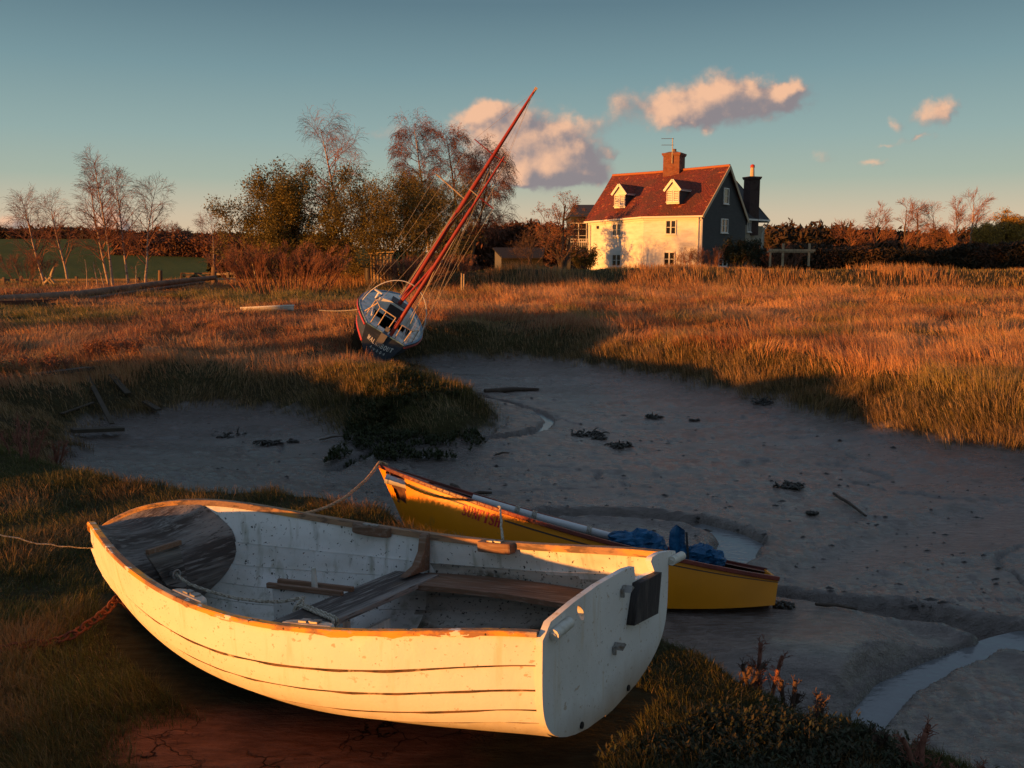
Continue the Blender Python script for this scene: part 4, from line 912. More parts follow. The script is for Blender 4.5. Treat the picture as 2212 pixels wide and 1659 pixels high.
for a, b_ in ((TM, SPR), (SPR, (2.3, .9, .05)), (TM, SPR2), (SPR2, (2.3, -.9, .05)), (TM, (5.5, 0, .2)), ((2.4, 0, 4.8), (2.0, -.92, .05)), ((2.4, 0, 4.8), (2.0, .92, .05)), (TM, (.15, -.35, 4.0)),
              ((.15, 0, 4.6), (.0, -.52, .05)), ((.13, -.55, 3.88), (.35, -.62, .05)), ((.15, 0, 4.6), (.13, -.55, 3.88)), ((.13, -.1, 4.3), (.35, .62, .05)), ((2.38, .95, 3.75), (1.9, .9, .05)), ((2.4, 0, 4.9), (5.2, 0, .2)), (TM, (.1, -.55, .1)), ((.2, 0, 4.6), (2.2, -.9, .1))):
    line(a, b_)
line((.2, -.08, 2.6), (.5, -.45, .1), .014, .05, 'halyard'); line((2.3, .06, 3.2), (2.2, .1, .6), .012, .04, 'halyard'); line((1.2, -.2, 3.4), (.9, -.35, .3), .012, .08, 'halyard')
# stern rails, hoop, wheel gear
def fr(pts, nm, r=.014, m=steel): q = MB(); q.tube(pts, r, 6); return q.build(nm, m, yacht)
h1 = .50
for q in ([(.75, .62, .03), (.70, .60, h1), (.04, .44, h1), (.04, .0, h1*.98)], [(.04, .44, .03), (.04, .44, h1)], [(.04, .26, .03), (.04, .26, h1)], [(.03, .02, .03), (.04, .0, h1*.98)], [(.03, -.24, .03), (.04, -.22, .42), (.04, -.50, .42), (.62, -.66, .42), (.7, -.68, .03)], [(.04, -.46, .03), (.04, -.48, .42)], [(.9, .70, .03), (.45, .53, h1)]):
    fr(q, 'rail')
fr([(1.9, .86*cos(a), .02+1.08*sin(a)) for a in np.linspace(0, pi, 25)], 'hoop', .013, mat('white_hoop', (.6, .6, .58), rough=.4))
b = MB(); b.tube([(2.4, .60, .05), (2.4, .60, .38)], .025, 8); b.tube([(2.4, .52, .40), (2.4, .74, .40)], .03, 8); b.build('ventilator', oldw, yacht)
b = MB(); b.box((.05, .02, .10), (.08, .10, .18)); b.box((-.05, .02, -.12), (.05, .16, .30)); b.build('rudder_gear', mat('grey_bracket', (.16, .16, .17), rough=.6), yacht)
whl = mat('white_lettering', (.62, .62, .60), rough=.6)
def yplace(u0, u1, z0, z1, curve):
    def f(x, y, e): u = u0+(u1-u0)*x; zc = z0+curve*4*x*(1-x); zz_ = zc+y*(z1-z0); k = zz_; return Vector((.10*((zz_-.02)/.7)-.008-e, u, zz_))
    return f
letters('WALKABOUT', (1., .86), .0, yplace(.33, -.36, -.27, -.165, -.045), whl, yacht)
letters('A.C.S.O.A', (1., .8), .0, yplace(.16, -.24, -.42, -.36, -.02), whl, yacht)
# mooring line to the left
a_ = MK @ Vector((.9, .85, .0)); rope('mooring_line', sag(a_, Vector((a_.x-.75, a_.y+.1, a_.z-.02)), 6, .02), .010, rope_m, 'pale mooring line running left from the leaning yacht', twist=False)
# ------------------------------------------------------------------ house
wb_w = mat('white_weatherboard', (.80, .79, .77), [((.60, .57, .52), 1.2, .4, .75, (1, 1, 3)), ((.5, .45, .38), 9., .6, .8, (1, 1, 5))], rough=.6)
wb_b = mat('black_weatherboard', (.035, .037, .042), [((.055, .056, .06), 2., .4, .7, (1, 1, 6))], rough=.7)
trim = mat('white_joinery', (.72, .71, .68), rough=.5)
m_, N = new_mat('red_clay_tiles'); uvw = N.n('ShaderNodeTexCoord').outputs['UV']
br = N.n('ShaderNodeTexBrick', {'Vector': uvw, 'Color1': (.27, .045, .025, 1), 'Color2': (.15, .028, .02, 1), 'Mortar': (.05, .02, .015, 1), 'Scale': 1., 'Mortar Size': .008, 'Bias': -.1, 'Brick Width': .17, 'Row Height': .10}, offset=.5)
ob = N.n('ShaderNodeTexCoord').outputs['Object']
cmx = N.mix(N.rng(N.noise(ob, 3.2, 4, scl=(1, 1, 2)), .60, .66), br.outputs[0], (.55, .17, .06)); cmx = N.mix(N.rng(N.noise(ob, .9, 3), .45, .62), cmx, (.13, .04, .025)); cmx = N.mix(N.rng(N.noise(ob, 11., 3, scl=(1, 1, 2)), .64, .72), cmx, (.08, .04, .03))
hh_ = N.math('ADD', N.math('MULTIPLY', br.outputs[1], -.5), N.noise(ob, 8., 3))
N.n('ShaderNodeOutputMaterial', {'Surface': N.n('ShaderNodeBsdfPrincipled', {'Base Color': cmx, 'Roughness': .85, 'Normal': N.n('ShaderNodeBump', {'Height': hh_, 'Distance': .12}).outputs[0]}).outputs[0]})
tiles = m_
def brickmat(name, c1, c2, mo):
    m_, N = new_mat(name); ob = N.n('ShaderNodeTexCoord').outputs['UV']
    br = N.n('ShaderNodeTexBrick', {'Vector': ob, 'Color1': c1+(1,), 'Color2': c2+(1,), 'Mortar': mo+(1,), 'Scale': 1., 'Mortar Size': .012, 'Brick Width': .23, 'Row Height': .078})
    o2 = N.n('ShaderNodeTexCoord').outputs['Object']; c_ = N.mix(N.rng(N.noise(o2, 3., 4), .5, .7), br.outputs[0], tuple(x*.55 for x in c1))
    N.n('ShaderNodeOutputMaterial', {'Surface': N.n('ShaderNodeBsdfPrincipled', {'Base Color': c_, 'Roughness': .9, 'Normal': N.n('ShaderNodeBump', {'Height': br.outputs[1], 'Distance': -.01}).outputs[0]}).outputs[0]}); return m_
brick = brickmat('red_brick', (.30, .085, .045), (.20, .055, .035), (.20, .14, .10)); brick_d = brickmat('dark_brick', (.075, .035, .03), (.05, .028, .026), (.09, .07, .06))
glass = mat('dark_window_glass', (.02, .02, .022), rough=.08, spec=.8)
slate = mat('dark_slate_roof', (.04, .038, .04), [((.06, .05, .05), 4., .5, .7, (1, 1, 4))], rough=.75)
def uv_planar(o, sc=1.):
    me = o.data; uv = me.uv_layers.new(name='UV')
    for p in me.polygons:
        n = p.normal; a = Vector((0, 0, 1)).cross(n); a = a.normalized() if a.length > 1e-3 else Vector((1, 0, 0)); b_ = n.cross(a)
        for li in p.loop_indices: v = me.vertices[me.loops[li].vertex_index].co; uv.data[li].uv = (v.dot(a)*sc, v.dot(b_)*sc)
    return o
house = empty('house', 'white weatherboarded farmhouse with red tiled roof and brick chimney behind the marsh', 'house', loc=(9, 70, .4))
HO = Vector((9, 70, .4))
def boards(b, p, q, z0f, z1f, pitch=.17, th=.022, openings=()):
    """lapped horizontal boards on the wall p->q (outward = right of p->q seen from above turned), top may slope"""
    p, q = Vector(p), Vector(q); d = (q-p); L = d.length; d.normalize(); n = Vector((d.y, -d.x, 0))
    z = z0f; zt = max(z1f(t) for t in np.linspace(0, 1, 21))
    while z < zt-.02:
        # interval of t where the top is above this board
        ts = [t for t in np.linspace(0, 1, 201) if z1f(t) > z+pitch*.5]
        if ts:
            a, c = min(ts), max(ts); zz2 = min(z+pitch, zt)
            A = p+d*L*a; B = p+d*L*c
            vs = [A+n*th+Vector((0, 0, z)), B+n*th+Vector((0, 0, z)), B+Vector((0, 0, zz2+.02)), A+Vector((0, 0, zz2+.02)), A+Vector((0, 0, z)), B+Vector((0, 0, z))]
            b.add(vs, [(0, 1, 2, 3), (4, 5, 1, 0)])
        z += pitch
def L_(x, y): return Vector((x, y, 0))-Vector((HO.x, HO.y, 0))
A0, A1, A2, A3 = L_(6.16, 73.), L_(9.75, 67.5), L_(13.7, 66.), L_(18.4, 72.); A4 = L_(11.0, 78.5)
ez = [4.64, 4.80, 4.82, 4.70]
b = MB(); boards(b, A0, A1, 0, lambda t: ez[0]+(ez[1]-ez[0])*t); boards(b, A1, A2, 0, lambda t: ez[1]+(ez[2]-ez[1])*t); b.build('wall', wb_w, house)
RID1 = L_(16.2, 69.0); RID0 = L_(8.35, 76.2); rz1, rz0, rzm = 8.52, 8.42, 8.36
GW = (A3-A2).length; apx = .52
b = MB(); boards(b, A2, A3, 0, lambda t: ez[2]+(rz1-ez[2])*min(t/apx, (1-t)/(1-apx)*1.05+.0)); b.build('gable_wall', wb_b, house)
b = MB(); # inner solid so no light leaks
core = [A0*.985, A1*.985, A2*.985, A3*.985, A4*.985]
b.add([v for v in core]+[Vector((v.x, v.y, 4.6)) for v in core], [(0, 1, 6, 5), (1, 2, 7, 6), (2, 3, 8, 7), (3, 4, 9, 8), (4, 0, 5, 9)]); b.build('rear_wall', wb_b, house)
# roof front slope in two facets, thick, with overhang
def outset(P, k): return P*1.0+k
n01 = Vector(((A1-A0).y, -(A1-A0).x, 0)).normalized(); n12 = Vector(((A2-A1).y, -(A2-A1).x, 0)).normalized()
oh = .28; d01 = (A1-A0).normalized(); d12 = (A2-A1).normalized(); dg_ = (A3-A2).normalized()
E0 = A0+n01*oh-d01*.3; E1 = A1+(n01+n12).normalized()*oh; E2 = A2+n12*oh+d12*.12
RM = RID0.lerp(RID1, .42)+Vector((-.25, -.35, 0)); R1e = RID1+d12*.12
V3 = lambda P, z: Vector((P.x, P.y, z))
nA_, sub = 12, 10
fr_ = [V3(E0, ez[0]-.06), V3(E1, ez[1]-.06), V3(E2, ez[2]-.06), V3(R1e, rz1+.02), V3(RM, rzm), V3(RID0, rz0)]
b = MB(); up = Vector((0, 0, .09))
def slab(b, poly, th=.09):
    P = [Vector(p) for p in poly]; n = len(P); n_ = (P[1]-P[0]).cross(P[2]-P[0]).normalized(); n_ = n_ if n_.z > 0 else -n_
    b.add(P+[p-n_*th for p in P], [tuple(range(n)), tuple(range(n, 2*n))[::-1]]+[(i, i+n, (i+1) % n+n, (i+1) % n) for i in range(n)])
slab(b, [fr_[0], fr_[1], fr_[4], fr_[5]]); slab(b, [fr_[1], fr_[2], fr_[3], fr_[4]])
A3e = A3+dg_*.25+d12*.12; A4e = A4+dg_*.25
slab(b, [V3(R1e, rz1+.02), V3(A3e, ez[3]-.1), V3(A4e, ez[3]-.1), V3(RID0, rz0), V3(RM, rzm)])
slab(b, [V3(A0-d01*.3, ez[0]-.06), V3(RID0, rz0), V3(A4e, ez[3]-.1)])
rf = uv_planar(b.build('roof', tiles, house))
b = MB(); b.tube([V3(RID0, rz0+.02), V3(RM, rzm+.03), V3(R1e, rz1+.03)], .11, 8); b.build('ridge_tiles', mat('ridge_clay', (.36, .13, .06), rough=.8), rf)
b = MB(); 
for p, q in ((fr_[2], fr_[3]), (V3(A3e, ez[3]-.1), fr_[3])): b.beam(p-up+dg_*0+d12*.03, q-up+d12*.03, .05, .24)
b.build('bargeboard', mat('cream_bargeboard', (.52, .40, .27), rough=.6), rf)
b = MB(); b.beam(V3(E0, ez[0]-.14)-n01*.02, V3(E1, ez[1]-.14), .12, .12); b.beam(V3(E1, ez[1]-.14), V3(E2, ez[2]-.14), .12, .12); b.beam(V3(A0+n01*.06, ez[0]-.28), V3(A1+n12*.06, ez[1]-.28), .10, .16); b.beam(V3(A1+n12*.06, ez[1]-.28), V3(A2+n12*.06, ez[2]-.28), .10, .16)
b.build('gutter', trim, house)
for P, nn in ((A2-d12*.22, n12), (A0+d01*.25, n01)):
    b = MB(); b.tube([V3(P+nn*.22, 4.62), V3(P+nn*.09, 4.3), V3(P+nn*.09, .3)], .045, 8); b.build('downpipe', trim, house)
for q_ in (A2+n12*.02, A0+n01*.02): b = MB(); b.beam(V3(q_, 0), V3(q_, 4.5), .12, .12, up=(1, 0, 0)); b.build('corner_board', trim, house)
def window(P, d, n, z, wd, ht, parent, sashes=2, bars=2, name='window', depth=.05):
    """frame standing proud, mullions, glass set in"""
    M = Matrix((d, n, Vector((0, 0, 1)))).transposed(); c = Vector((P.x, P.y, z)); b = MB(); f = .07 if wd > .6 else .035
    for sx_ in (-1, 1): b.box(c+d*sx_*(wd/2-f/2)+n*depth, (f, .07, ht-2*f), M)
    for sz in (-1, 1): b.box(c+Vector((0, 0, sz*(ht/2-f/2)))+n*depth, (wd, .07, f), M)
    b.box(c+Vector((0, 0, -ht/2-.03))+n*(depth+.02), (wd+.12, .12, .05), M)
    o = b.build(name, trim, parent)
    for k in range(1, sashes):
        q = MB(); q.box(c+d*(-wd/2+wd*k/sashes)+n*(depth-.004), (f*1.3, .06, ht-2*f), M); q.build('mullion', trim, o)
    q = MB()
    for s_ in range(sashes):
        for k in range(1, bars): q.box(c+d*(-wd/2+wd*(s_+.5)/sashes)+n*(depth-.012)+Vector((0, 0, -ht/2+ht*k/bars)), (wd/sashes-f*1.2, .03, .035), M)
    q.build('glazing_bar', trim, o)
    q = MB(); q.box(c+n*(depth-.026), (wd-f, .008, ht-f), M); q.build('pane', glass, o)
    return o
def wallpt(P, Q, px):  # point of wall line P->Q (house frame) seen at picture column px
    a = (P+HO); c = (Q+HO); k = (px-512)/FPX
    # x/y' = k with depth ~ y*cos+...
    best = min(np.linspace(0, 1, 1001), key=lambda t: abs((a.x+(c.x-a.x)*t)/(a.y+(c.y-a.y)*t)*1.0-k)); return P.lerp(Q, best)
H6 = lambda x: (1380+x/3.456)*.4096
def zat(v6, y): v = (320+v6/3.456)*.4096; return (at(512, v, y=y).z)-HO.z
P = wallpt(A0, A1, H6(428)); yy_ = (P+HO).y
window(P, d01, n01, zat(833, yy_), 1.08, .95, house); window(P, d01, n01, zat(1090, yy_), 1.08, .95, house)
P = wallpt(A1, A2, H6(872)); yy_ = (P+HO).y
window(P, d12, n12, zat(812, yy_), .80, 1.05, house); P = wallpt(A1, A2, H6(865)); window(P, d12, n12, zat(1080, yy_), .85, 1.06, house)
ng = Vector((dg_.y, -dg_.x, 0))
P = wallpt(A2, A3, H6(1319)); yy_ = (P+HO).y; window(P, dg_, ng, zat(548, yy_), .9, 1.18, house, 1, 2, 'attic_window')
P = wallpt(A2, A3, H6(1312)); window(P, dg_, ng, zat(800, yy_), 1.2, 1.06, house, 2, 2); P = wallpt(A2, A3, H6(1308)); window(P, dg_, ng, zat(1085, yy_), 1.5, 1.05, house, 2, 2)
# dormers: set on the front slope
def dormer(x0, x1, ytop, ybot, yeave, xr):
    k = .80; nn = (n01*.5+n12*.5).normalized(); dd = Vector((-nn.y, nn.x, 0)); dd = dd if dd.x > 0 else -dd
    cx = H6((x0+x1)/2); D = 67.2 if x0 > 700 else 70.7
    C0 = Vector(at(cx, 200, y=D)); C0 = Vector((C0.x, C0.y, 0))-Vector((HO.x, HO.y, 0)); wd = (x1-x0)/3.456*.4096/FPX*D*1.06
    zb, ze, zt_ = zat(ybot, D), zat(yeave, D), zat(ytop, D); dp = 2.6
    o = MB(); a, c = C0-dd*wd/2, C0+dd*wd/2; bk = -nn*dp
    boards(o, a+(-nn*0), c, zb, lambda t: ze+(zt_-.12-ze)*(1-abs(2*t-1)), .13, .02)
    W = o.build('dormer', wb_w, house)
    o = MB(); o.add([V3(c, zb), V3(c+bk, zb), V3(c+bk, ze), V3(c, ze)], [(0, 1, 2, 3)]); o.add([V3(a, zb), V3(a+bk, zb), V3(a+bk, ze), V3(a, ze)], [(3, 2, 1, 0)]); o.build('dormer_side', wb_b, W)
    o = MB(); e = .16; rp = V3(C0+nn*.14, zt_); rb = V3(C0+bk, zt_)
    slab(o, [rp, V3(c+dd*e+nn*.14, ze-.10), V3(c+dd*e+bk, ze-.10), rb], .06); slab(o, [rp, rb, V3(a-dd*e+bk, ze-.10), V3(a-dd*e+nn*.14, ze-.10)], .06)
    uv_planar(o.build('dormer_roof', tiles, W))
    o = MB()
    for s_, q in ((1, c), (-1, a)): o.beam(rp+nn*.03-Vector((0, 0, .05)), V3(q+dd*e*s_+nn*.17, ze-.16), .05, .17); 
    o.beam(V3(c+dd*e*.7+nn*.16, ze-.12), V3(c+dd*e*.7+bk*.85, ze-.12), .06, .12)
    o.build('fascia', trim, W)
    for sg_ in (-1, 1):
        window(C0+dd*sg_*(wd*.26), dd, nn, (zb+ze)/2+.02+0*sg_, wd*.42, (ze-zb)*.72, W, 1, 2, 'dormer_window', .03)
dormer(410, 510, 445, 650, 520, 570); dormer(853, 965, 405, 615, 485, 1040)
# chimneys and aerial
CH = RID0.lerp(RID1, .56)+Vector((-.1, -.2, 0)); cw_ = 2.0
def chim(C, wx, wy, z0, z1, m, ang, pots=1, name='chimney', par=None):
    M = Matrix.Rotation(ang, 3, 'Z'); b = MB(); b.box(V3(C, (z0+z1)/2), (wx, wy, z1-z0), M); b.box(V3(C, z1-.16), (wx+.12, wy+.12, .10), M); b.box(V3(C, z1-.05), (wx+.2, wy+.2, .12), M)
    o = uv_planar(b.build(name, m, par or house)); return o
ca = math.atan2((RID1-RID0).y, (RID1-RID0).x)
D_ = (CH+HO).y; zt_ = zat(192, D_)
ck = chim(CH, 1.3, 1.4, 7.6, zt_, brick, ca+.25)
b = MB(); b.add([V3(CH, zt_)+Matrix.Rotation(ca+.25, 3, 'Z') @ Vector((sx_*.65*s_, sy_*.70*s_, z_)) for s_, z_ in ((1., 0.), (.5, .14)) for sx_, sy_ in ((-1, -1), (1, -1), (1, 1), (-1, 1))], [(4, 5, 6, 7)]+[(i, (i+1) % 4, (i+1) % 4+4, i+4) for i in range(4)])
b.tube([V3(CH, zt_+.1), V3(CH, zt_+.36)], .16, 10); b.build('chimney_pot', brick, ck)
b = MB(); ap = V3(CH+n12*.95+dd_*0 if False else CH+n12*.80, zt_-.8); b.tube([ap, ap+Vector((0, 0, 1.9))], .035, 6)
for z_, l_ in ((1.86, .86), (1.38, .84)):
    b.tube([ap+Vector((-l_, 0, z_)), ap+Vector((.1, 0, z_))], .02, 5)
    for k in range(5): b.tube([ap+Vector((-l_+.2*k, -.18, z_)), ap+Vector((-l_+.2*k, .18, z_))], .008, 4)
b.build('television_aerial', metal_g, house)
# rear wing to the right, slate roof, tall dark chimney
W0 = wallpt(A2, A3, H6(1488)); y0_ = 74.5; wc = Vector(at(H6(1670), 200, y=76.5)); wc = Vector((wc.x, wc.y, 0))-Vector((HO.x, HO.y, 0))
b = MB(); wl_ = [L_(18.2, 72.4), wc, wc+Vector((1.6, 5, 0)), L_(14.5, 80)]
b.add([V3(p, 0) for p in wl_]+[V3(p, 4.3) for p in wl_], [(0, 1, 5, 4), (1, 2, 6, 5), (2, 3, 7, 6), (3, 0, 4, 7)]); wing = b.build('rear_wing', mat('rendered_wall', (.30, .26, .2), rough=.9), house)
b = MB(); rw0 = V3(Vector(at(H6(1440), 200, y=77.5))-HO, zat(418, 77.5)); rw0.z = zat(418, 77.5); rwl = Vector((rw0.x-3.4, rw0.y+1.6, rw0.z+.05)); e = V3(wc+Vector((.5, -.4, 0)), zat(745, 76.)); e0 = V3(L_(18.0, 72.0), zat(735, 73.)); e2 = V3(wc+Vector((2.0, 5.4, 0)), e.z)
slab(b, [rw0, rwl, V3(Vector((e0.x-2.5, e0.y+.8, 0)), e0.z), e0, e]); slab(b, [rw0, e, e2]); slab(b, [rwl, rw0, e2, V3(L_(14., 80), e.z)]); b.build('wing_roof', slate, wing)
Pw = (V3(L_(18.2, 72.4), 0)).lerp(V3(wc, 0), .36); dw = (wc-L_(18.2, 72.4)).normalized(); nw = Vector((dw.y, -dw.x, 0)); window(Pw, dw, nw, zat(808, 74.), 1.2, .85, wing, 3, 1)
b = MB(); b.beam(e0+Vector((0, 0, -.1)), e+Vector((0, 0, -.1)), .12, .14); b.tube([e+Vector((0, 0, -.1)), V3(wc, 3.7), V3(wc+nw*.1, .2)], .05, 8); b.build('wing_gutter', trim, wing)
C2 = Vector(at(H6(1570), 200, y=74.6))-HO; C2 = Vector((C2.x, C2.y, 0)); z2_ = zat(388, 74.6); c2 = chim(C2, .92, .92, 3.5, z2_, brick_d, .35, par=wing)
b = MB(); b.tube([V3(C2, z2_), V3(C2, z2_+.75)], [.19, .15], 10); b.build('chimney_pot', mat('cream_pot', (.55, .42, .28), rough=.8), c2)
b = MB(); b.tube([V3(C2, z2_+.76), V3(C2, z2_+.95), V3(C2, z2_+1.02)], [.19, .17, .03], 10); b.build('pot_cap', redl, c2)
b = MB(); lp = wallpt(A0, A1, H6(270)); b.box(V3(lp+n01*.12, zat(812, (lp+HO).y)), (.14, .14, .24)); b.build('wall_lamp', darkh, house)
# dark timber house behind on the left
bh = empty('timber_house', 'dark timber house with a small white balcony behind the white farmhouse', 'house', loc=(5.2, 84, .4)); BO = Vector((5.2, 84, .4))
def bz(v, y=82.): return at(512, v*D2, y=y).z-.4
def bx(u, y=82.): return at(u*D2, 300, y=y).x-BO.x
b = MB(); boards(b, Vector((bx(1232), -2, 0)), Vector((bx(1300), -2, 0)), 0, lambda t: bz(462)); b.add([(bx(1232), -2, 0), (bx(1232), 5, 0), (bx(1232), 5, bz(462)), (bx(1232), -2, bz(462))], [(0, 3, 2, 1)]); b.build('wall', wb_b, bh)
b = MB(); slab(b, [(bx(1228), -2.6, bz(468)), (bx(1310), -2.6, bz(468)), (bx(1310), 1.2, bz(438)), (bx(1243), 1.2, bz(438))]); slab(b, [(bx(1243), 1.2, bz(438)), (bx(1310), 1.2, bz(438)), (bx(1310), 5.6, bz(468)), (bx(1228), 5.6, bz(468))]); slab(b, [(bx(1228), -2.6, bz(468)), (bx(1243), 1.2, bz(438)), (bx(1228), 5.6, bz(468))]); b.build('roof', slate, bh)
window(Vector((bx(1248), -2, 0)), Vector((1, 0, 0)), Vector((0, -1, 0)), bz(502), 1.5, 1.7, bh, 2, 3)
b = MB()
for k in range(13): b.box((bx(1236)+.17*k, -3.2, bz(528)), (.05, .03, .95))
b.box((bx(1248), -3.2, bz(517)), (2.3, .06, .06)); b.box((bx(1248), -2.7, bz(539)), (2.3, 1., .08)); b.build('balcony', wb_w, bh)
b = MB()
for k in (0, 2.2): b.box((bx(1236)+k, -3.15, bz(560)), (.12, .12, 2.2))
b.build('balcony_post', wb_b, bh)
# low barn
barn = empty('barn', 'low black barn roof behind the grass between trees and farmhouse', 'barn', loc=(1.5, 76, .5)); BA = Vector((1.5, 76, .5))
cx_ = lambda u: at(u*D2, 300, y=75).x-BA.x; cz_ = lambda v: at(512, v*D2, y=75).z-.5
b = MB(); slab(b, [(cx_(1085), -1.4, cz_(557)), (cx_(1172), -1.4, cz_(557)), (cx_(1180), 2.4, cz_(534)), (cx_(1062), 2.4, cz_(534))]); slab(b, [(cx_(1062), 2.4, cz_(534)), (cx_(1180), 2.4, cz_(534)), (cx_(1172), 6, cz_(557)), (cx_(1085), 6, cz_(557))]); b.build('roof', mat('black_barn_roof', (.014, .012, .012), rough=.9), barn)
b = MB(); boards(b, Vector((cx_(1083), -1., 0)), Vector((cx_(1172), -1., 0)), 0, lambda t: cz_(558)); b.build('wall', mat('black_barn_board', (.016, .015, .016), rough=.9), barn)
b = MB(); boards(b, Vector((cx_(1068), 2.2, 0)), Vector((cx_(1084), -1., 0)), 0, lambda t: cz_(556)+.7*(1-t)); b.build('end_wall', mat('grey_board', (.12, .12, .12), rough=.8), barn)
# pergola at the right
pale = mat('pale_timber', (.42, .33, .22), [((.25, .19, .13), 6., .45, .65, (2, 2, .4))], rough=.8)
pg = empty('pergola', 'pale timber pergola frame standing right of the farmhouse', 'pergola', loc=(14.8, 60, 1.)); PO = Vector((14.8, 60, 1.))
qx = lambda u, y=60: at(u*D2, 300, y=y).x-PO.x; qz = lambda v, y=60: at(512, v*D2, y=y).z-PO.z
for u in (1687, 1743): b = MB(); b.box((qx(u), 0, (qz(526)+qz(575))/2), (.13, .13, qz(526)-qz(575))); b.build('post', pale, pg)
for u in (1660, ): b = MB(); b.box((qx(u, 62), 2, (qz(545, 62)+qz(575, 62))/2), (.12, .12, 1.)); b.build('post', pale, pg)
b = MB(); b.beam((qx(1655), -.1, qz(540)), (qx(1755), -.1, qz(541)), .08, .14); b.build('beam', pale, pg)
b = MB(); b.beam((qx(1655), .25, qz(543.5)), (qx(1755), .25, qz(544.5)), .08, .12); b.build('beam', pale, pg)
b = MB(); b.beam((qx(1687), .0, qz(551)), (qx(1684), -.3, qz(552)), .14, .14); b.build('bracket', pale, pg)
# ------------------------------------------------------------------ trees
def wood_mat(name, c, c2=None): return mat(name, c, [((c2 or tuple(x*.5 for x in c)), 6., .45, .6, (1, 1, .5))], rough=.85)
birch_b = mat('birch_bark', (.38, .29, .24), [((.10, .06, .045), 3.5, .56, .64, (1, 1, 3)), ((.30, .18, .12), 1.2, .5, .7, None)], rough=.8)
twig_r = wood_mat('russet_twigs', (.24, .105, .065)); twig_d = wood_mat('brown_twigs', (.15, .09, .06)); bark_d = wood_mat('dark_bark', (.10, .075, .055)); twig_o = wood_mat('olive_twigs', (.16, .12, .05))
leaf_g = mat('spring_leaves', (.14, .115, .025), [((.20, .14, .03), 2., .5, .7, None), ((.09, .08, .02), 7., .5, .7, None)], rough=.6, transl=.25)
leaf_y = mat('yellow_green_leaves', (.22, .17, .03), rough=.6, transl=.3); leaf_d = mat('dark_evergreen_leaves', (.022, .03, .012), rough=.6); leaf_w = mat('willow_leaves', (.50, .30, .05), rough=.6, transl=.3)
catk = mat('red_brown_buds', (.22, .085, .045), rough=.8)
class Tree:
    def __init__(s, seed): s.r = random.Random(seed); s.seg = ([], []); s.tips = []
    def branch(s, p, d, L, r, lv, P):
        """P: per-level dicts n (children), len, ang, droop, wob, up"""
        q = P[lv]; R = s.r; n = q.get('seg', 4); st = L/n; pts = [(p.copy(), r)]; d = d.normalized(); fin = q.get('tip', .25)
        for i in range(n):
            w_ = q.get('wob', .15); d = d+Vector((R.gauss(0, w_), R.gauss(0, w_), R.gauss(0, w_*.6)))
            d.z += q.get('up', 0)-q.get('droop', 0)*(i+1)/n; d.normalize(); p = p+d*st; pts.append((p.copy(), r*(1-(1-fin)*(i+1)/n)))
        s.seg[0 if lv <= s.trunk_lv else 1].append(pts)
        if lv+1 < len(P):
            c = P[lv+1]; k = c['n']; k = int(k*R.uniform(.8, 1.2)+.5); f0 = c.get('from', .3)
            for j in range(k):
                t = f0+(1-f0)*((j+R.random())/k); x = t*n; i = min(int(x), n-1); f = x-i
                b = pts[i][0].lerp(pts[i+1][0], f); rb = pts[i][1]+(pts[i+1][1]-pts[i][1])*f; ax = (pts[i+1][0]-pts[i][0]).normalized()
                a = R.uniform(0, 2*pi); o = ax.orthogonal().normalized(); o = Matrix.Rotation(a, 3, ax) @ o
                g = RAD(c.get('ang', 45)*R.uniform(.7, 1.25)); nd = ax*cos(g)+o*sin(g)
                sh = c.get('shape'); ll = c['len']*(sh(t) if sh else (1-.55*t))*R.uniform(.7, 1.2)
                s.branch(b, nd, ll, min(rb*.62, c.get('r', rb)), lv+1, P)
        else: s.tips.append((pts[0][0], pts[-1][0]))
def tubes(paths, n, rmin=.003):
    V, F = [], []; off = 0
    for pts in paths:
        m = len(pts)
        for i, (p, r) in enumerate(pts):
            t = (pts[min(i+1, m-1)][0]-pts[max(i-1, 0)][0]); t.normalize(); a = t.cross(Vector((.3, .9, .31))).normalized(); b = t.cross(a); r = max(r, rmin)
            for k in range(n): g = 2*pi*k/n; V.append(p+(a*cos(g)+b*sin(g))*r)
        for i in range(m-1):
            for k in range(n): F.append((off+i*n+k, off+i*n+(k+1) % n, off+(i+1)*n+(k+1) % n, off+(i+1)*n+k))
        off += m*n
    return np.array([tuple(v) for v in V]), np.array(F)
def leaves_mesh(name, tips, per, size, m, parent, spread=.12, seed=0):
    g = np.random.default_rng(seed); A = np.array([tuple(a) for a, b in tips]); B = np.array([tuple(b) for a, b in tips]); k = len(A)
    if not k: return
    t = g.random((k, per, 1)); P = (A[:, None]+(B-A)[:, None]*t).reshape(-1, 3)+g.normal(0, spread, (k*per, 3)); n = len(P)
    u = g.normal(0, 1, (n, 3)); u /= np.linalg.norm(u, axis=1, keepdims=True); v = np.cross(u, g.normal(0, 1, (n, 3))); v /= np.linalg.norm(v, axis=1, keepdims=True)
    s = size*g.uniform(.6, 1.3, (n, 1)); V = np.stack([P-u*s, P+v*s*.45, P+u*s, P-v*s*.45], 1).reshape(-1, 3)
    return mesh_np(name, V, [np.arange(4*n).reshape(n, 4)], m, parent)
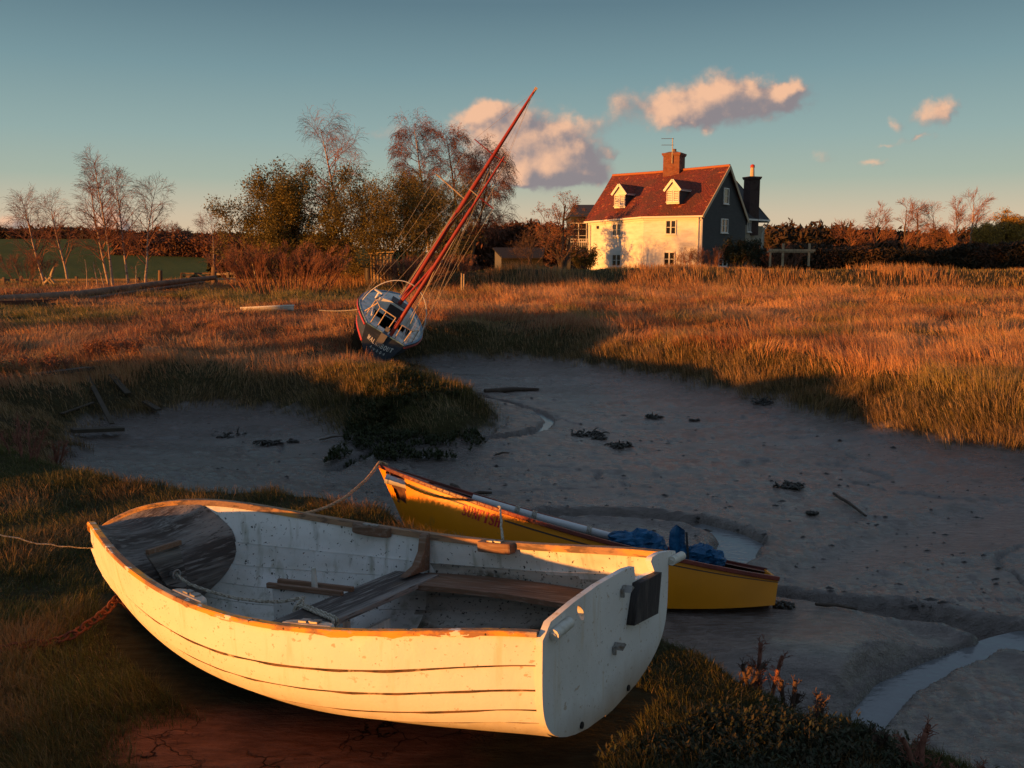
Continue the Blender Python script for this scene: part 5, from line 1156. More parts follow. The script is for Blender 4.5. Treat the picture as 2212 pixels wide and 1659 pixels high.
def make_tree(name, label, x, y, P, L, r, tm, bm, seed, trunks=((0, 0, 0, 1),), leaf=None, group=None, cat='tree', rmin=.004, tl=0, z=None, parts=('trunk', 'branches', 'leaves')):
    """trunks: list of (dx, dy, lean_x, length factor)"""
    z0 = tz(x, y)-.05 if z is None else z; o = empty(name, label, cat, (x, y, z0), group=group); T = Tree(seed); T.trunk_lv = tl
    for (dx, dy, lx, f) in trunks: T.branch(Vector((dx, dy, 0)), Vector((lx, T.r.uniform(-.05, .05), 1)), L*f, r*f**.5, 0, P)
    if len(trunks) > 2 and trunks[0][0] != trunks[-1][0]: T.seg[0].append([(Vector((a_[0], a_[1], -.02)), r*.6) for a_ in trunks])
    V, F = tubes(T.seg[0], 6, .008); a = mesh_np(parts[0], V, [F], tm, o, smooth=True)
    if T.seg[1]: V, F = tubes(T.seg[1], 3, rmin); mesh_np(parts[1], V, [F], bm, o)
    if leaf: leaves_mesh(parts[2], T.tips, leaf[0], leaf[1], leaf[2], o, leaf[3] if len(leaf) > 3 else .1, seed)
    return o
def X(u, y): return at(u*D2, 300, y=y).x
def HT(vt, vb, y): return (vb-vt)/1944*y
birchP = lambda dr=.12: [dict(seg=9, wob=.035, tip=.15), dict(n=26, len=2.3, ang=42, seg=5, wob=.10, up=.05, r=.03, **{'from': .22}, shape=lambda t: 1.05-.75*t), dict(n=7, len=1.0, ang=38, seg=4, wob=.14, droop=dr, r=.012, **{'from': .2}), dict(n=5, len=.55, ang=32, seg=3, wob=.2, droop=dr*1.5, r=.006, **{'from': .15})]
G1 = 'bare young birches along the left fence'
for (u, top, base, y, tr, lab, sd) in ((100, 430, 612, 47, ((0, 0, -.16, 1),), 'bare birch leaning left, leftmost of the left group', 3), (150, 428, 612, 50, ((0, 0, -.06, 1),), 'thin bare birch second from the left, behind the stump sticks', 5),
        (238, 388, 612, 47, ((0, 0, -.17, 1),), 'curving bare birch left of the tallest pair', 8), (246, 338, 612, 46, ((0, 0, .0, 1), (.7, .2, -.08, .86)), 'tallest bare birch with twin white stems in the left group', 12),
        (316, 396, 612, 46, ((0, 0, -.03, 1),), 'bare birch with white stem, rightmost of the left group', 15), (466, 468, 600, 55, ((0, 0, -.03, 1),), 'small bare tree behind the thick gate post', 19)):
    H_ = HT(top, base, y); make_tree('birch_tree', lab, X(u, y), y, birchP(), H_*.97, .075, birch_b, twig_r, sd, tr, group=G1)
for (u, top, base, y, lab, sd) in ((190, 545, 612, 46, 'thin pale sapling between the curving birch and the stump sticks', 31), (212, 552, 615, 45, 'thin pale sapling just left of the curving birch base', 32), (297, 560, 612, 45.5, 'pale broken stem left of the rightmost birch', 33), (228, 565, 615, 44.5, 'short pale sapling right of the curving birch base', 34)):
    make_tree('sapling', lab, X(u, y), y, [dict(seg=5, wob=.06), dict(n=7, len=.7, ang=40, seg=3, wob=.15, r=.008), dict(n=3, len=.3, ang=40, seg=2, wob=.2, r=.004)], HT(top, base, y), .035, birch_b, twig_r, sd, group='pale saplings by the fence')
# leafy bush-tree, multi-stemmed
sal = [dict(seg=6, wob=.10, up=.03), dict(n=9, len=2.6, ang=38, seg=5, wob=.14, r=.04, **{'from': .15}), dict(n=8, len=1.3, ang=42, seg=4, wob=.18, r=.015, up=.04), dict(n=5, len=.55, ang=40, seg=3, wob=.2, r=.006)]
fan = lambda k, s, f=.75: tuple((s*.10*(i-k/2), random.uniform(-.3, .3), s*(i-(k-1)/2)/k*1.3, random.uniform(f, 1.)) for i in range(k))
make_tree('sallow_tree', 'wide rounded tree with fresh green leaves left of the white birch', X(645, 43), 43, sal, 5.4, .09, bark_d, twig_o, 41, fan(11, 1.15), (12, .055, leaf_g, .14), z=.5)
make_tree('sallow_tree', 'leafy upright thicket tree behind the yacht masts', X(872, 42), 42, sal, 4.7, .06, twig_o, twig_o, 43, fan(17, .75, .8), (6, .045, leaf_g, .10), z=.6)
weep = [dict(seg=10, wob=.03, tip=.12), dict(n=20, len=3.3, ang=50, seg=7, wob=.09, up=.04, r=.045, **{'from': .30}, shape=lambda t: 1.1-.75*t), dict(n=10, len=1.5, ang=40, seg=5, wob=.12, droop=.22, r=.014, **{'from': .25}), dict(n=7, len=.9, ang=35, seg=4, wob=.12, droop=.5, r=.006, **{'from': .1})]
make_tree('weeping_birch', 'tall bare weeping birch with patchy white trunk above the leafy tree', X(752, 46), 46, weep, 8.0, .13, birch_b, twig_r, 51, ((0, 0, .0, 1),), z=.6)
weep2 = [dict(seg=10, wob=.03, tip=.12), dict(n=24, len=2.4, ang=48, seg=6, wob=.10, up=.02, r=.04, **{'from': .30}, shape=lambda t: 1.0-.55*t), dict(n=11, len=1.4, ang=42, seg=5, wob=.12, droop=.30, r=.012, **{'from': .2}), dict(n=12, len=.95, ang=30, seg=4, wob=.12, droop=.7, r=.006, **{'from': .1})]
for (u, top, sd, lx, lab, f) in ((930, 245, 55, .0, 'pale stemmed birch with drooping russet twigs behind the yacht masts', 1.), (992, 262, 57, .03, 'dense drooping birch beside the mast, in front of the big cloud', 1.), (1040, 300, 59, .08, 'weeping birch with hanging twigs, right of the yacht masts', .9)):
    y = 50+sd*.1-5; make_tree('weeping_birch', lab, X(u-(30 if lx > .05 else 0), y), y, weep2, HT(top, 585, y)*.96, .13, birch_b if sd == 55 else bark_d, twig_r, sd, ((0, 0, lx, 1),), (3, .035, catk, .05), group='tall weeping birches', z=.6)
# russet dense shrub
bushP_small = [dict(seg=4, wob=.12), dict(n=6, len=.22, ang=30, seg=3, wob=.14, up=.05, r=.004, **{'from': .2}), dict(n=4, len=.12, ang=30, seg=2, wob=.15, r=.002)]
bushP = [dict(seg=4, wob=.10), dict(n=7, len=.9, ang=24, seg=4, wob=.10, up=.08, r=.012, **{'from': .2}), dict(n=6, len=.5, ang=24, seg=3, wob=.12, up=.06, r=.006), dict(n=3, len=.25, ang=24, seg=2, wob=.15, r=.004)]
make_tree('willow_shrub', 'dense russet twiggy shrub in front of the wide leafy tree', X(618, 37), 37, bushP, 1.75, .03, twig_r, twig_r, 61, fan(46, .8, .6), cat='shrub', z=.75, parts=('stems', 'branches', 'leaves'))
make_tree('bare_shrub', 'russet bare shrub at the right corner of the white house front', X(1478, 62), 62, bushP, 1.6, .03, twig_r, twig_r, 62, fan(9, .7, .7), cat='shrub', z=.9, parts=('stems', 'branches', 'leaves'))
make_tree('bare_shrub', 'russet bare shrub against the black gable wall', X(1530, 62.5), 62.5, bushP, 1.7, .03, twig_r, twig_r, 63, fan(11, .7, .7), cat='shrub', z=.9, parts=('stems', 'branches', 'leaves'))
make_tree('garden_bush', 'dark evergreen bush at the right foot of the black gable', X(1600, 63), 63, bushP, 2.1, .04, bark_d, twig_d, 64, fan(14, .7, .7), (5, .07, leaf_d, .12), cat='shrub', z=.9, parts=('stems', 'branches', 'leaves'))
make_tree('garden_bush', 'leafy bush at the left corner of the white house', X(1262, 69), 69, bushP, 2.0, .04, bark_d, twig_d, 65, fan(8, .6, .7), (4, .07, leaf_g, .12), cat='shrub', z=.6, parts=('stems', 'branches', 'leaves'))
make_tree('bare_shrub', 'wide bare shrub between the house wing and the pergola', X(1690, 66), 66, bushP, 2.4, .04, twig_d, twig_r, 66, fan(12, .9, .7), cat='shrub', z=.6, parts=('stems', 'branches', 'leaves'))
make_tree('bare_shrub', 'small bare bush at the left foot of the leaning birch', X(70, 44), 44, bushP, 1.5, .02, twig_r, twig_r, 67, fan(8, .9, .7), cat='shrub', z=.7, parts=('stems', 'branches', 'leaves'))
make_tree('bramble_patch', 'russet bramble thicket right of the yellow shed', X(885, 38.5), 38.5, bushP, .8, .02, twig_r, twig_r, 68, fan(14, 1.2, .7), cat='shrub', z=.9, parts=('stems', 'branches', 'leaves'))
make_tree('bramble_patch', 'russet bramble thicket under the weeping birches', X(950, 40), 40, bushP, 1.0, .02, twig_r, twig_r, 69, fan(16, 1.3, .7), cat='shrub', z=1.0, parts=('stems', 'branches', 'leaves'))
# gnarled tree by the house
gn = [dict(seg=5, wob=.10), dict(n=9, len=2.7, ang=48, seg=5, wob=.2, r=.08, up=.04, **{'from': .2}), dict(n=7, len=1.2, ang=50, seg=4, wob=.25, r=.03), dict(n=6, len=.5, ang=50, seg=3, wob=.3, r=.014)]
make_tree('gnarled_tree', 'dark gnarled fruit tree left of the white farmhouse', X(1212, 67), 67, gn, 5.4, .2, bark_d, twig_d, 71, ((0, 0, .05, 1), (.1, 0, -.35, .8), (0, 0, .3, .8)), (5, .05, catk, .06), z=.6)
make_tree('garden_tree', 'small bare tree whose shadow falls on the white house front', X(1150, 60), 62.5, gn, 2.6, .06, bark_d, twig_d, 73, ((0, 0, .05, 1), (.1, 0, -.3, .8)), z=.6)
# far bare trees
farP = [dict(seg=7, wob=.05, tip=.2), dict(n=15, len=3.6, ang=42, seg=5, wob=.12, up=.04, r=.06, **{'from': .2}, shape=lambda t: 1.-.6*t), dict(n=8, len=1.7, ang=38, seg=4, wob=.16, r=.025), dict(n=6, len=.9, ang=36, seg=3, wob=.2, r=.013)]
G2 = 'bare trees beyond the right hand marsh'
for k, (u, top, y, lx, f, lab) in enumerate(((1842, 478, 110, -.1, 1, 'small bare tree, leftmost beyond the right marsh'), (1888, 452, 108, 0, 1, 'round bare tree second from the left beyond the right marsh'), (1950, 432, 105, 0, .75, 'narrow upright bare tree, tallest of the middle pair'), (1974, 440, 105, 0, .6, 'slim bare tree just right of the narrow upright one'), (2012, 445, 106, 0, .9, 'open forked bare tree beyond the right marsh'), (2062, 436, 104, -.1, .8, 'bare tree touching the left side of the big birch'), (2085, 416, 100, .0, 1.1, 'largest bare birch beyond the right marsh'))):
    P_ = [dict(farP[0]), dict(farP[1], len=3.6*f), dict(farP[2]), dict(farP[3])]
    make_tree('bare_tree', lab, X(u, y), y, P_, HT(top, 572, y)*.95, .16, bark_d if k < 6 else birch_b, twig_r, 80+k, ((0, 0, lx, 1),), group=G2, z=.3, rmin=.010)
make_tree('willow_tree', 'yellow leaved willow at the right edge of the marsh', X(2150, 98), 98, weep2, HT(462, 560, 98)*1.1, .16, twig_o, twig_o, 91, ((0, 0, .1, 1), (.5, 0, .35, .9), (-.3, 0, -.25, .8)), (3, .10, leaf_w, .12), z=.4, rmin=.008)
for k, (u, top, y) in enumerate(((1085, 470, 118), (1130, 478, 121), (1180, 482, 116))):
    make_tree('bare_tree', ('russet round bare tree right of the weeping birches', 'russet bare tree above the middle of the barn roof', 'russet bare tree behind the gnarled fruit tree')[k], X(u, y), y, farP, HT(top, 572, y)*.85, .2, twig_r, twig_r, 95+k, ((0, 0, 0, 1), (.8, 0, .2, .8), (-.8, 0, -.2, .8)), group='russet trees behind the barn', z=.5, rmin=.012)
make_tree('bare_tree', 'hazy bare tree on the far hedgerow left of the wide leafy tree', X(375, 170), 170, farP, HT(495, 545, 170), .15, twig_r, twig_r, 99, ((0, 0, 0, 1), (1.2, 0, .3, .8)), z=tz(X(375, 170), 170), rmin=.015)
# hedges and far woodland: masses of twigs and leaves with an uneven top
def mass(name, label, pts, n, size, m, seed, thick=5., kind='stuff', vert=1.0):
    """pts: (u, v_top, v_base, distance) along the hedge; leafy clumps fill it from the ground up"""
    g = np.random.default_rng(seed); U = np.array([p[0] for p in pts], float); u = g.uniform(U[0], U[-1], n)
    vt, vb, D = (np.interp(u, U, [p[k] for p in pts]) for k in (1, 2, 3)); D0 = D; D = D+g.uniform(-thick/2, thick/2, n)
    x = (u*D2-512)/FPX*D0*1.005; zt_ = CAMH+(550-vt)/1944*D0; zb_ = CAMH+(550-vb)/1944*D0
    bump = fbm(x*.35, D*.35+seed, seed, 4); bump2 = fbm(x*1.6, D*1.2, seed+5, 3); top = zb_+(zt_-zb_)*(.55+.75*bump)*(.85+.3*bump2)
    k = g.random(n)**.7; z = zb_+(top-zb_)*k; P = np.stack([x, D, z], 1)+g.normal(0, size*.5, (n, 3)); s = size*g.uniform(.5, 1.4, (n, 1))
    uu = g.normal(0, 1, (n, 3)); uu[:, 2] *= vert; uu /= np.linalg.norm(uu, axis=1, keepdims=True); vv = np.cross(uu, g.normal(0, 1, (n, 3))); vv /= np.linalg.norm(vv, axis=1, keepdims=True)
    V = np.stack([P-uu*s, P+vv*s*.28, P+uu*s, P-vv*s*.28], 1).reshape(-1, 3)
    return tag(mesh_np(name, V, [np.arange(4*n).reshape(n, 4)], m), label, 'hedge', kind=kind)
hr = mat('russet_hedge', (.15, .062, .038), [((.06, .03, .02), .35, .4, .6, None), ((.18, .07, .035), 1.5, .55, .7, None)], rough=.95); hd = mat('dark_hedge', (.04, .03, .018), [((.075, .036, .022), .5, .45, .65, None)], rough=.95); hg = mat('dim_green_hedge', (.045, .042, .016), [((.03, .022, .012), .6, .45, .65, None)], rough=.95)
mass('far_hedgerow', 'dark hedgerow along the crest of the far left hill', [(-80, 505, 526, 300), (60, 502, 524, 300), (170, 500, 524, 298), (330, 508, 530, 290), (500, 512, 540, 285), (700, 515, 545, 285)], 26000, 1.3, hd, 1, 8)
mass('hedgerow', 'russet hedgerow across the field left of the wide leafy tree', [(270, 515, 560, 170), (330, 510, 562, 168), (480, 515, 563, 160), (560, 520, 566, 150), (760, 520, 566, 140)], 45000, .5, hr, 2, 6)
mass('hedgerow', 'dark thicket behind the barn and weeping birches', [(960, 520, 585, 90), (1040, 500, 585, 92), (1100, 498, 585, 95), (1190, 492, 585, 95), (1260, 500, 585, 95)], 50000, .35, hr, 3, 6)
mass('far_woodland', 'dark line of far woodland right of the house wing', [(1640, 500, 570, 190), (1740, 496, 570, 190), (1830, 503, 570, 195), (1900, 510, 570, 200), (2050, 508, 570, 200), (2180, 502, 570, 200), (2330, 500, 570, 200)], 60000, .8, hd, 4, 10)
mass('hedgerow', 'low dark hedge at the back of the right marsh', [(1640, 545, 590, 72), (1760, 532, 590, 74), (1850, 541, 590, 74), (2000, 543, 590, 75), (2100, 533, 590, 75), (2350, 534, 590, 75)], 80000, .2, hd, 5, 4)
mass('hedgerow', 'dark shrubs behind the fence right of the gate', [(475, 560, 600, 62), (560, 556, 600, 60), (640, 575, 602, 56), (800, 580, 602, 56)], 9000, .3, hg, 6, 3)
# ------------------------------------------------------------------ fence, gate, timbers at the left
fw = mat('weathered_fence_wood', (.17, .11, .075), [((.09, .06, .045), 7., .45, .65, (2, 2, .3))], rough=.85, bump=[(20, .01, (2, 2, .3))])
def gpt(u, v, y): p = at(u*D2, v*D2, y=y); return p
fo = gpt(170, 612, 49); fn = empty('fence', 'low post and rail fence behind the left birches', 'fence', (fo.x, fo.y, fo.z))
q = lambda u, v, y: gpt(u, v, y)-Vector(fo)
for v_ in (604, 613):
    b = MB(); b.beam(q(-40, v_+.5, 50), q(300, v_, 49), .05, .10); b.build('rail', fw, fn)
for u in (-20, 8, 45, 87, 165, 200, 300): b = MB(); b.beam(q(u, 618, 49.4), q(u, 597+random.uniform(-2, 3), 49.4), .12, .12, up=(1, 0, 0)); b.build('post', fw, fn)
go = gpt(420, 600, 50); gt = empty('field_gate', 'five bar wooden field gate beside the thick post', 'gate', (go.x, go.y, go.z)); q = lambda u, v, y=50: gpt(u, v, y)-Vector(go)
for v_ in (591, 597, 603, 608): b = MB(); b.beam(q(390, v_), q(456, v_-.5), .04, .09); b.build('bar', fw, gt)
for a_, c_ in (((390, 609), (425, 591)), ((425, 591), (456, 608)), ((391, 610), (391, 590)), ((456, 609), (456, 590))): b = MB(); b.beam(q(*a_, 49.9), q(*c_, 49.9), .05, .08, up=(0, 1, 0)); b.build('brace', fw, gt)
def post(u, v0, v1, y, r, lab, m=fw, nm='gate_post'):
    p0, p1 = gpt(u, v0, y), gpt(u+.4, v1, y); b = MB(); b.tube([p0-Vector((0, 0, .3)), p0.lerp(p1, .5), p1], [r, r*.97, r*.92], 10); return tag(b.build(nm, m), lab, 'post')
post(463, 606, 575, 47, .16, 'thick wooden post right of the field gate'); post(346, 611, 584, 49, .12, 'wooden post left of the field gate')
po = gpt(490, 600, 46); pf = empty('fence', 'short post and rail fence right of the thick gate post', 'fence', (po.x, po.y, po.z)); q = lambda u, v, y=46: gpt(u, v, y)-Vector(po)
for v_ in (592, 603): b = MB(); b.beam(q(468, v_), q(506, v_-1), .05, .11); b.build('rail', pale, pf)
for u, t_ in ((492, 588), (507, 585)): b = MB(); b.beam(q(u, 610), q(u, t_), .11, .11, up=(1, 0, 0)); b.build('post', pale, pf)
pfar = [(1215, 609), (262, 575), (401, 588), (404, 580)]
# long spar lying on the grass
b = MB(); p0, p1, p2 = gpt(-60, 652, 29), gpt(170, 636, 35), gpt(463, 600, 46.5); b.tube([p0, p0.lerp(p1, .5)+Vector((0, 0, .0)), p1, p1.lerp(p2, .5)+Vector((0, 0, .03)), p2], [.16, .155, .15, .14, .12], 12); tag(b.build('timber_pole', mat('grey_brown_pole', (.24, .15, .10), [((.13, .08, .055), 3., .45, .65, (1, 1, 1)), ((.05, .03, .025), 14., .62, .7, None)], rough=.85)), 'long grey brown pole lying from the left edge up to the gate post', 'pole')
b = MB(); p0, p2 = gpt(190, 646, 34), gpt(440, 610, 45); b.tube([p0, p2], [.08, .07], 8); tag(b.build('timber_pole', fw), 'thinner timber lying below the long grey brown pole', 'pole')
b = MB(); p0, p1 = gpt(-40, 656, 27), gpt(140, 650, 29); b.beam(p0, p1, .16, .14); tag(b.build('timber_beam', mat('dark_red_timber', (.09, .03, .02), rough=.8)), 'dark red timber beam under the left end of the long pole', 'beam')
# cut logs and sticks at the leaning birch
so = gpt(103, 615, 45.5); b = MB()
st = empty('stick_pile', 'pale broken sticks propped round the foot of the leaning birch', 'sticks', tuple(so))
for (a_, c_) in (((96, 612), (112, 597)), ((112, 612), (97, 598)), ((118, 612), (106, 597)), ((108, 602), (118, 574))):
    b = MB(); p0, p1 = gpt(*a_, 45.5)-so, gpt(*c_, 45.4)-so; b.tube([p0, p0.lerp(p1, .5), p1], [.06, .075, .04], 7); b.build('stick', pale, st)
# yellow slatted shed and barrel
yo = gpt(825, 600, 41); ys = empty('slatted_shed', 'small yellow slatted shed beside the thicket tree', 'shed', (yo.x, yo.y, .95)); ye = mat('pale_yellow_boards', (.52, .36, .16), [((.4, .27, .12), 5., .5, .7, None)], rough=.8)
b = MB(); b.box((.0, .6, .72), (1.0, 1.2, 1.42)); body = b.build('body', ye, ys)
for i in range(7): b = MB(); b.box((-.46+.153*i, -.02, .72), (.02, .03, 1.44)); b.build('slat', fw, ys)
for i in range(8): b = MB(); b.box((0, -.03, .1+.18*i), (1.02, .03, .02)); b.build('slat', fw, ys)
b = MB(); b.add([(-.56, -.1, 1.42), (.56, -.1, 1.5), (.56, 1.3, 1.5), (-.56, 1.3, 1.42), (-.56, -.1, 1.47), (.56, -.1, 1.56), (.56, 1.3, 1.56), (-.56, 1.3, 1.47)], [(3, 2, 1, 0), (4, 5, 6, 7), (0, 1, 5, 4), (1, 2, 6, 5), (2, 3, 7, 6), (3, 0, 4, 7)]); b.build('roof', ye, ys)
bp = gpt(798, 600, 41.2); b = MB(); b.tube([(bp.x, bp.y, .8), (bp.x, bp.y, 1.35), (bp.x, bp.y, 1.75)], [.20, .23, .20], 14); tag(b.build('barrel', mat('dark_barrel', (.03, .022, .025), rough=.6)), 'dark barrel standing left of the yellow shed', 'barrel')
for (u, v0, v1, y, lab) in ((781, 605, 592, 46, 'pale stake left of the barrel'), (997, 612, 590, 38, 'pale stake in the grass right of the thicket'), (1002, 612, 592, 38.2, 'second pale stake right beside the first in the grass')):
    post(u, v0, v1, y, .035, lab, pale, 'stake')
b = MB(); b.tube([gpt(553, 600, 44), gpt(543, 560, 44)], [.04, .025], 6); tag(b.build('stake', pale), 'thin leaning pole left of the russet shrub', 'stake')
b = MB(); bu = gpt(473, 614, 44); b.tube([bu-Vector((0, 0, .09)), bu, bu+Vector((0, 0, .09))], [.07, .10, .03], 10); tag(b.build('float', mat('red_float', (.6, .03, .02), rough=.5)), 'small red float hanging near the end of the pole', 'float')
# little white boat in the grass
def small_hull(L, bw__, dp, m, name, label, M):
    o = empty(name, label, 'boat', mw=M); S = np.linspace(0, 1, 30); T = np.linspace(0, 1, 9); V = []
    for s in S:
        hb = bw__/2*(.7+.3*sin(min(s/.45, 1)*pi/2)) if s < .45 else bw__/2*(1-((s-.45)/.55)**2.3); sh = dp*(1+.25*s**2)
        for t in T: V.append((s*L, hb*(1-(1-t)**2.2)**.5, dp*.25*s**4+(sh-dp*.25*s**4)*t))
    V = np.array(V); mesh_np('hull', np.concatenate([V, V*[1, -1, 1]]), [grid_faces(30, 9, 0, True), grid_faces(30, 9, 270, False)], m, o, smooth=True)
    R_g = V.reshape(30, 9, 3)[:, -1]
    for sg_ in (1, -1):
        b = MB()
        for p, q_ in zip(R_g, R_g[1:]): b.beam(Vector(p*[1, sg_, 1]), Vector(q_*[1, sg_, 1]), .05, .04)
        b.build('gunwale', trim, o)
    b = MB(); b.box((L*.4, 0, dp*.7), (.18, bw__*.9, .02)); b.build('thwart', wood_g, o); b = MB(); b.box((.0, 0, dp*.52), (.03, bw__*.68, dp)); b.build('transom', m, o); return o
M = rotm(RAD(5), RAD(1.5), RAD(-6)).to_4x4(); sp_ = at(524*D2, 676*D2, y=25.0); M.translation = (sp_.x, sp_.y, sp_.z-.02); small_hull(1.40, .62, .15, paint_w, 'rowing_boat', 'small white boat lying in the left marsh grass', M)
# ------------------------------------------------------------------ grass
def blades(base, h, lean, bend, wdt, col, tipc, segs=2):
    """base (n,3), h (n), lean (n,2) unit, bend (n) 0..1.3, width (n): curved ribbons tapering to a point"""
    n = len(base); g = rng; ang = g.uniform(0, pi, n); sd = np.stack([np.cos(ang), np.sin(ang), np.zeros(n)], 1)
    V = []; C = []
    for i in range(segs+1):
        t = i/segs; hz = np.sin(np.minimum(bend*t, 1.5))/np.maximum(bend, .05) if False else None
        a = bend*t; up = np.where(bend > .05, np.sin(a)/np.maximum(bend, .05), t); out = np.where(bend > .05, (1-np.cos(a))/np.maximum(bend, .05), 0)
        P = base+np.stack([lean[:, 0]*out*h, lean[:, 1]*out*h, up*h], 1); cc = col*(1-t)+tipc*t
        if i < segs:
            w_ = (wdt*(1-.55*t))[:, None]*sd/2; V += [P-w_, P+w_]; C += [cc, cc]
        else: V.append(P); C.append(cc)
    k = 2*segs+1; V = np.stack(V, 1).reshape(-1, 3); C = np.stack(C, 1).reshape(-1, 3); o = (np.arange(n)*k)[:, None]
    Q = [o+np.array([2*i, 2*i+1, 2*i+3, 2*i+2]) for i in range(segs-1)]; T = o+np.array([2*segs-2, 2*segs-1, 2*segs])
    return V, [np.concatenate(Q)] if Q else [], [T], C
gm, N = new_mat('grass_blades'); ca = N.n('ShaderNodeAttribute', attribute_name='Col').outputs[0]
N.n('ShaderNodeOutputMaterial', {'Surface': N.n('ShaderNodeMixShader', {0: .22, 1: N.n('ShaderNodeBsdfPrincipled', {'Base Color': ca, 'Roughness': .65, 'Specular IOR Level': .25}).outputs[0], 2: N.n('ShaderNodeBsdfTranslucent', {'Color': ca}).outputs[0]}).outputs[0]})
def in_boats(x, y):
    r = np.zeros(x.shape, bool)
    for M, kind in ((MW, 0), (MY, 1), (MK, 2)):
        Mi = np.array(M.inverted()); q = np.stack([x, y, np.full(x.shape, {0: .8, 1: .3, 2: .6}[kind]), np.ones(x.shape)], 1) @ Mi.T
        if kind == 0: G_ = Gp; hb = np.interp(q[:, 0], G_[:, 0], G_[:, 1]*.88, left=0, right=0)
        elif kind == 1: G_ = yellow_lines(np.linspace(0, 1, 40))[1]; hb = np.interp(q[:, 0], G_[:, 0], G_[:, 1], left=0, right=0)
        else: hb = np.where((q[:, 0] > -.1) & (q[:, 0] < 5), .5, 0)
        r |= (np.abs(q[:, 1]) < hb)
    return r
straw = np.array([.50, .26, .125]); russet = np.array([.25, .095, .045]); gold = np.array([.40, .20, .065]); green = np.array([.095, .115, .025]); dgreen = np.array([.045, .058, .016]); pale_s = np.array([.52, .36, .2]); purp = np.array([.24, .12, .085])
def field_grass(ncl, per, r0, r1, seed, zones, azm=37, segs=2, name='grass', label=''):
    g = np.random.default_rng(seed)
    r = np.exp(g.uniform(math.log(r0), math.log(r1), ncl)); a = np.radians(g.uniform(-azm, azm, ncl)); cx, cy = r*np.sin(a), r*np.cos(a)
    H, D, B, _ = terrain(cx, cy, True)
    keep = (B > .05+.10*(g.random(ncl)))&(patchmask(cx, cy)*(r < 8) < .5+.5*g.random(ncl)**3)
    cx, cy, r, H, D, B = (k[keep] for k in (cx, cy, r, H, D, B)); n = len(cx)
    fore = (cy < 8.6); wall = np.exp(-((cy-(45+1.5*np.sin(cx*.05)))/5.)**2)*(cy > 30)*sstep(-19, -8, cx)
    right = (cx > -.5+.03*cy)&(cy > 8)|(cy > 21)&(cx > -4); left = ~fore & ~right
    nA = fbm(cx*.55, cy*.55, 101, 3); nB = fbm(cx*1.9, cy*1.9, 102, 3); nC = fbm(cx*.16, cy*.16, 103, 3); nW = fbm(cx*.45, cy*.18, 104, 3)
    tall = np.zeros(n); c = np.zeros((n, 3))
    mixc = lambda a_, b_, t: a_*(1-t[:, None])+b_*t[:, None]
    tl_ = sstep(.45, .62, nB)
    cA = .95*mixc(mixc(np.tile(dgreen*1.25, (n, 1)), np.tile(green*1.05, (n, 1)), sstep(.35, .6, nA)), np.tile(straw*.55+green*.35, (n, 1)), sstep(.58, .78, nB)); hA = .035+.045*tl_+.03*g.random(n)**3
    cR = mixc(mixc(np.tile(straw, (n, 1)), np.tile(russet, (n, 1)), sstep(.42, .62, nA)), np.tile(green*1.2, (n, 1)), sstep(.56, .66, fbm(cx*.5+9, cy*.9, 107, 3))*.75)
    hR = .15+.20*sstep(.35, .65, nB)
    cL = mixc(mixc(np.tile(russet*.9+purp*.2, (n, 1)), np.tile(straw*.9, (n, 1)), sstep(.46, .62, nA)), np.tile(green, (n, 1)), sstep(.46, .60, nC+.35*(nB-.5)))
    hL = .10+.16*sstep(.35, .65, nB)
    cR = cR*(.72+.75*fbm(cx*1.6, cy*2.2, 141, 3)[:, None]); cL = cL*(.65+.7*fbm(cx*1.6, cy*2.2, 142, 3)[:, None])
    c = np.where(fore[:, None], cA, np.where(right[:, None], cR, cL)); tall = np.where(fore, hA, np.where(right, hR, hL))
    cW = mixc(np.tile(green*.85, (n, 1)), np.tile(gold*.75+straw*.3, (n, 1)), sstep(.47, .60, nW+.5*(nB-.5))); hW = (.15+.36*sstep(.42, .66, nW))*(1-.45*sstep(43.5, 45.5, cy))
    c = mixc(c, cW, wall); tall = tall*(1-wall)+hW*wall
    far = sstep(26, 40, cy)*(1-wall); tall = tall*(1+.45*far)
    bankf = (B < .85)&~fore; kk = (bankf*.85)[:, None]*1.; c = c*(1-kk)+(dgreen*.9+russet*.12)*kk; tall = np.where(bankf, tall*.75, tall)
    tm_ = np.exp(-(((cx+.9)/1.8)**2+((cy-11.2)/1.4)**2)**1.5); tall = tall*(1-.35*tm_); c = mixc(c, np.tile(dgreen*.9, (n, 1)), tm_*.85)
    ncl_ = n; m = per
    j = np.repeat(np.arange(n), m); cr = (.035+.012*r[j])*np.sqrt(g.random(len(j))); ca_ = g.uniform(0, 2*pi, len(j))
    px, py = cx[j]+cr*np.cos(ca_), cy[j]+cr*np.sin(ca_)
    kp = ~in_boats(px, py); j, px, py, ca_, cr = j[kp], px[kp], py[kp], ca_[kp], cr[kp]
    pz = terrain(px, py)-.01; nb = len(j)
    h = tall[j]*g.uniform(.55, 1.25, nb); th_ = (fbm(cx*.9, cy*.9, 131, 3)[j]-.5)*9+2.6; wind = np.stack([np.cos(th_), np.sin(th_)], 1)*np.where(fore[j], .5, 1.5)[:, None]+g.normal(0, .35, (nb, 2))
    ld = wind+np.stack([np.cos(ca_), np.sin(ca_)], 1)*(.7+0*cr)[:, None]; ld /= np.linalg.norm(ld, axis=1, keepdims=True)+1e-9
    bend = np.abs(g.normal(1.0, .45, nb))*np.where(wall[j] > .5, .5, 1.15)*(.75+.6*fbm(cx*1.3, cy*1.3, 133, 2)[j])
    bend = np.clip(bend, .1, 1.9)
    w_ = (.0013+.00036*r[j])*g.uniform(.6, 1.3, nb)
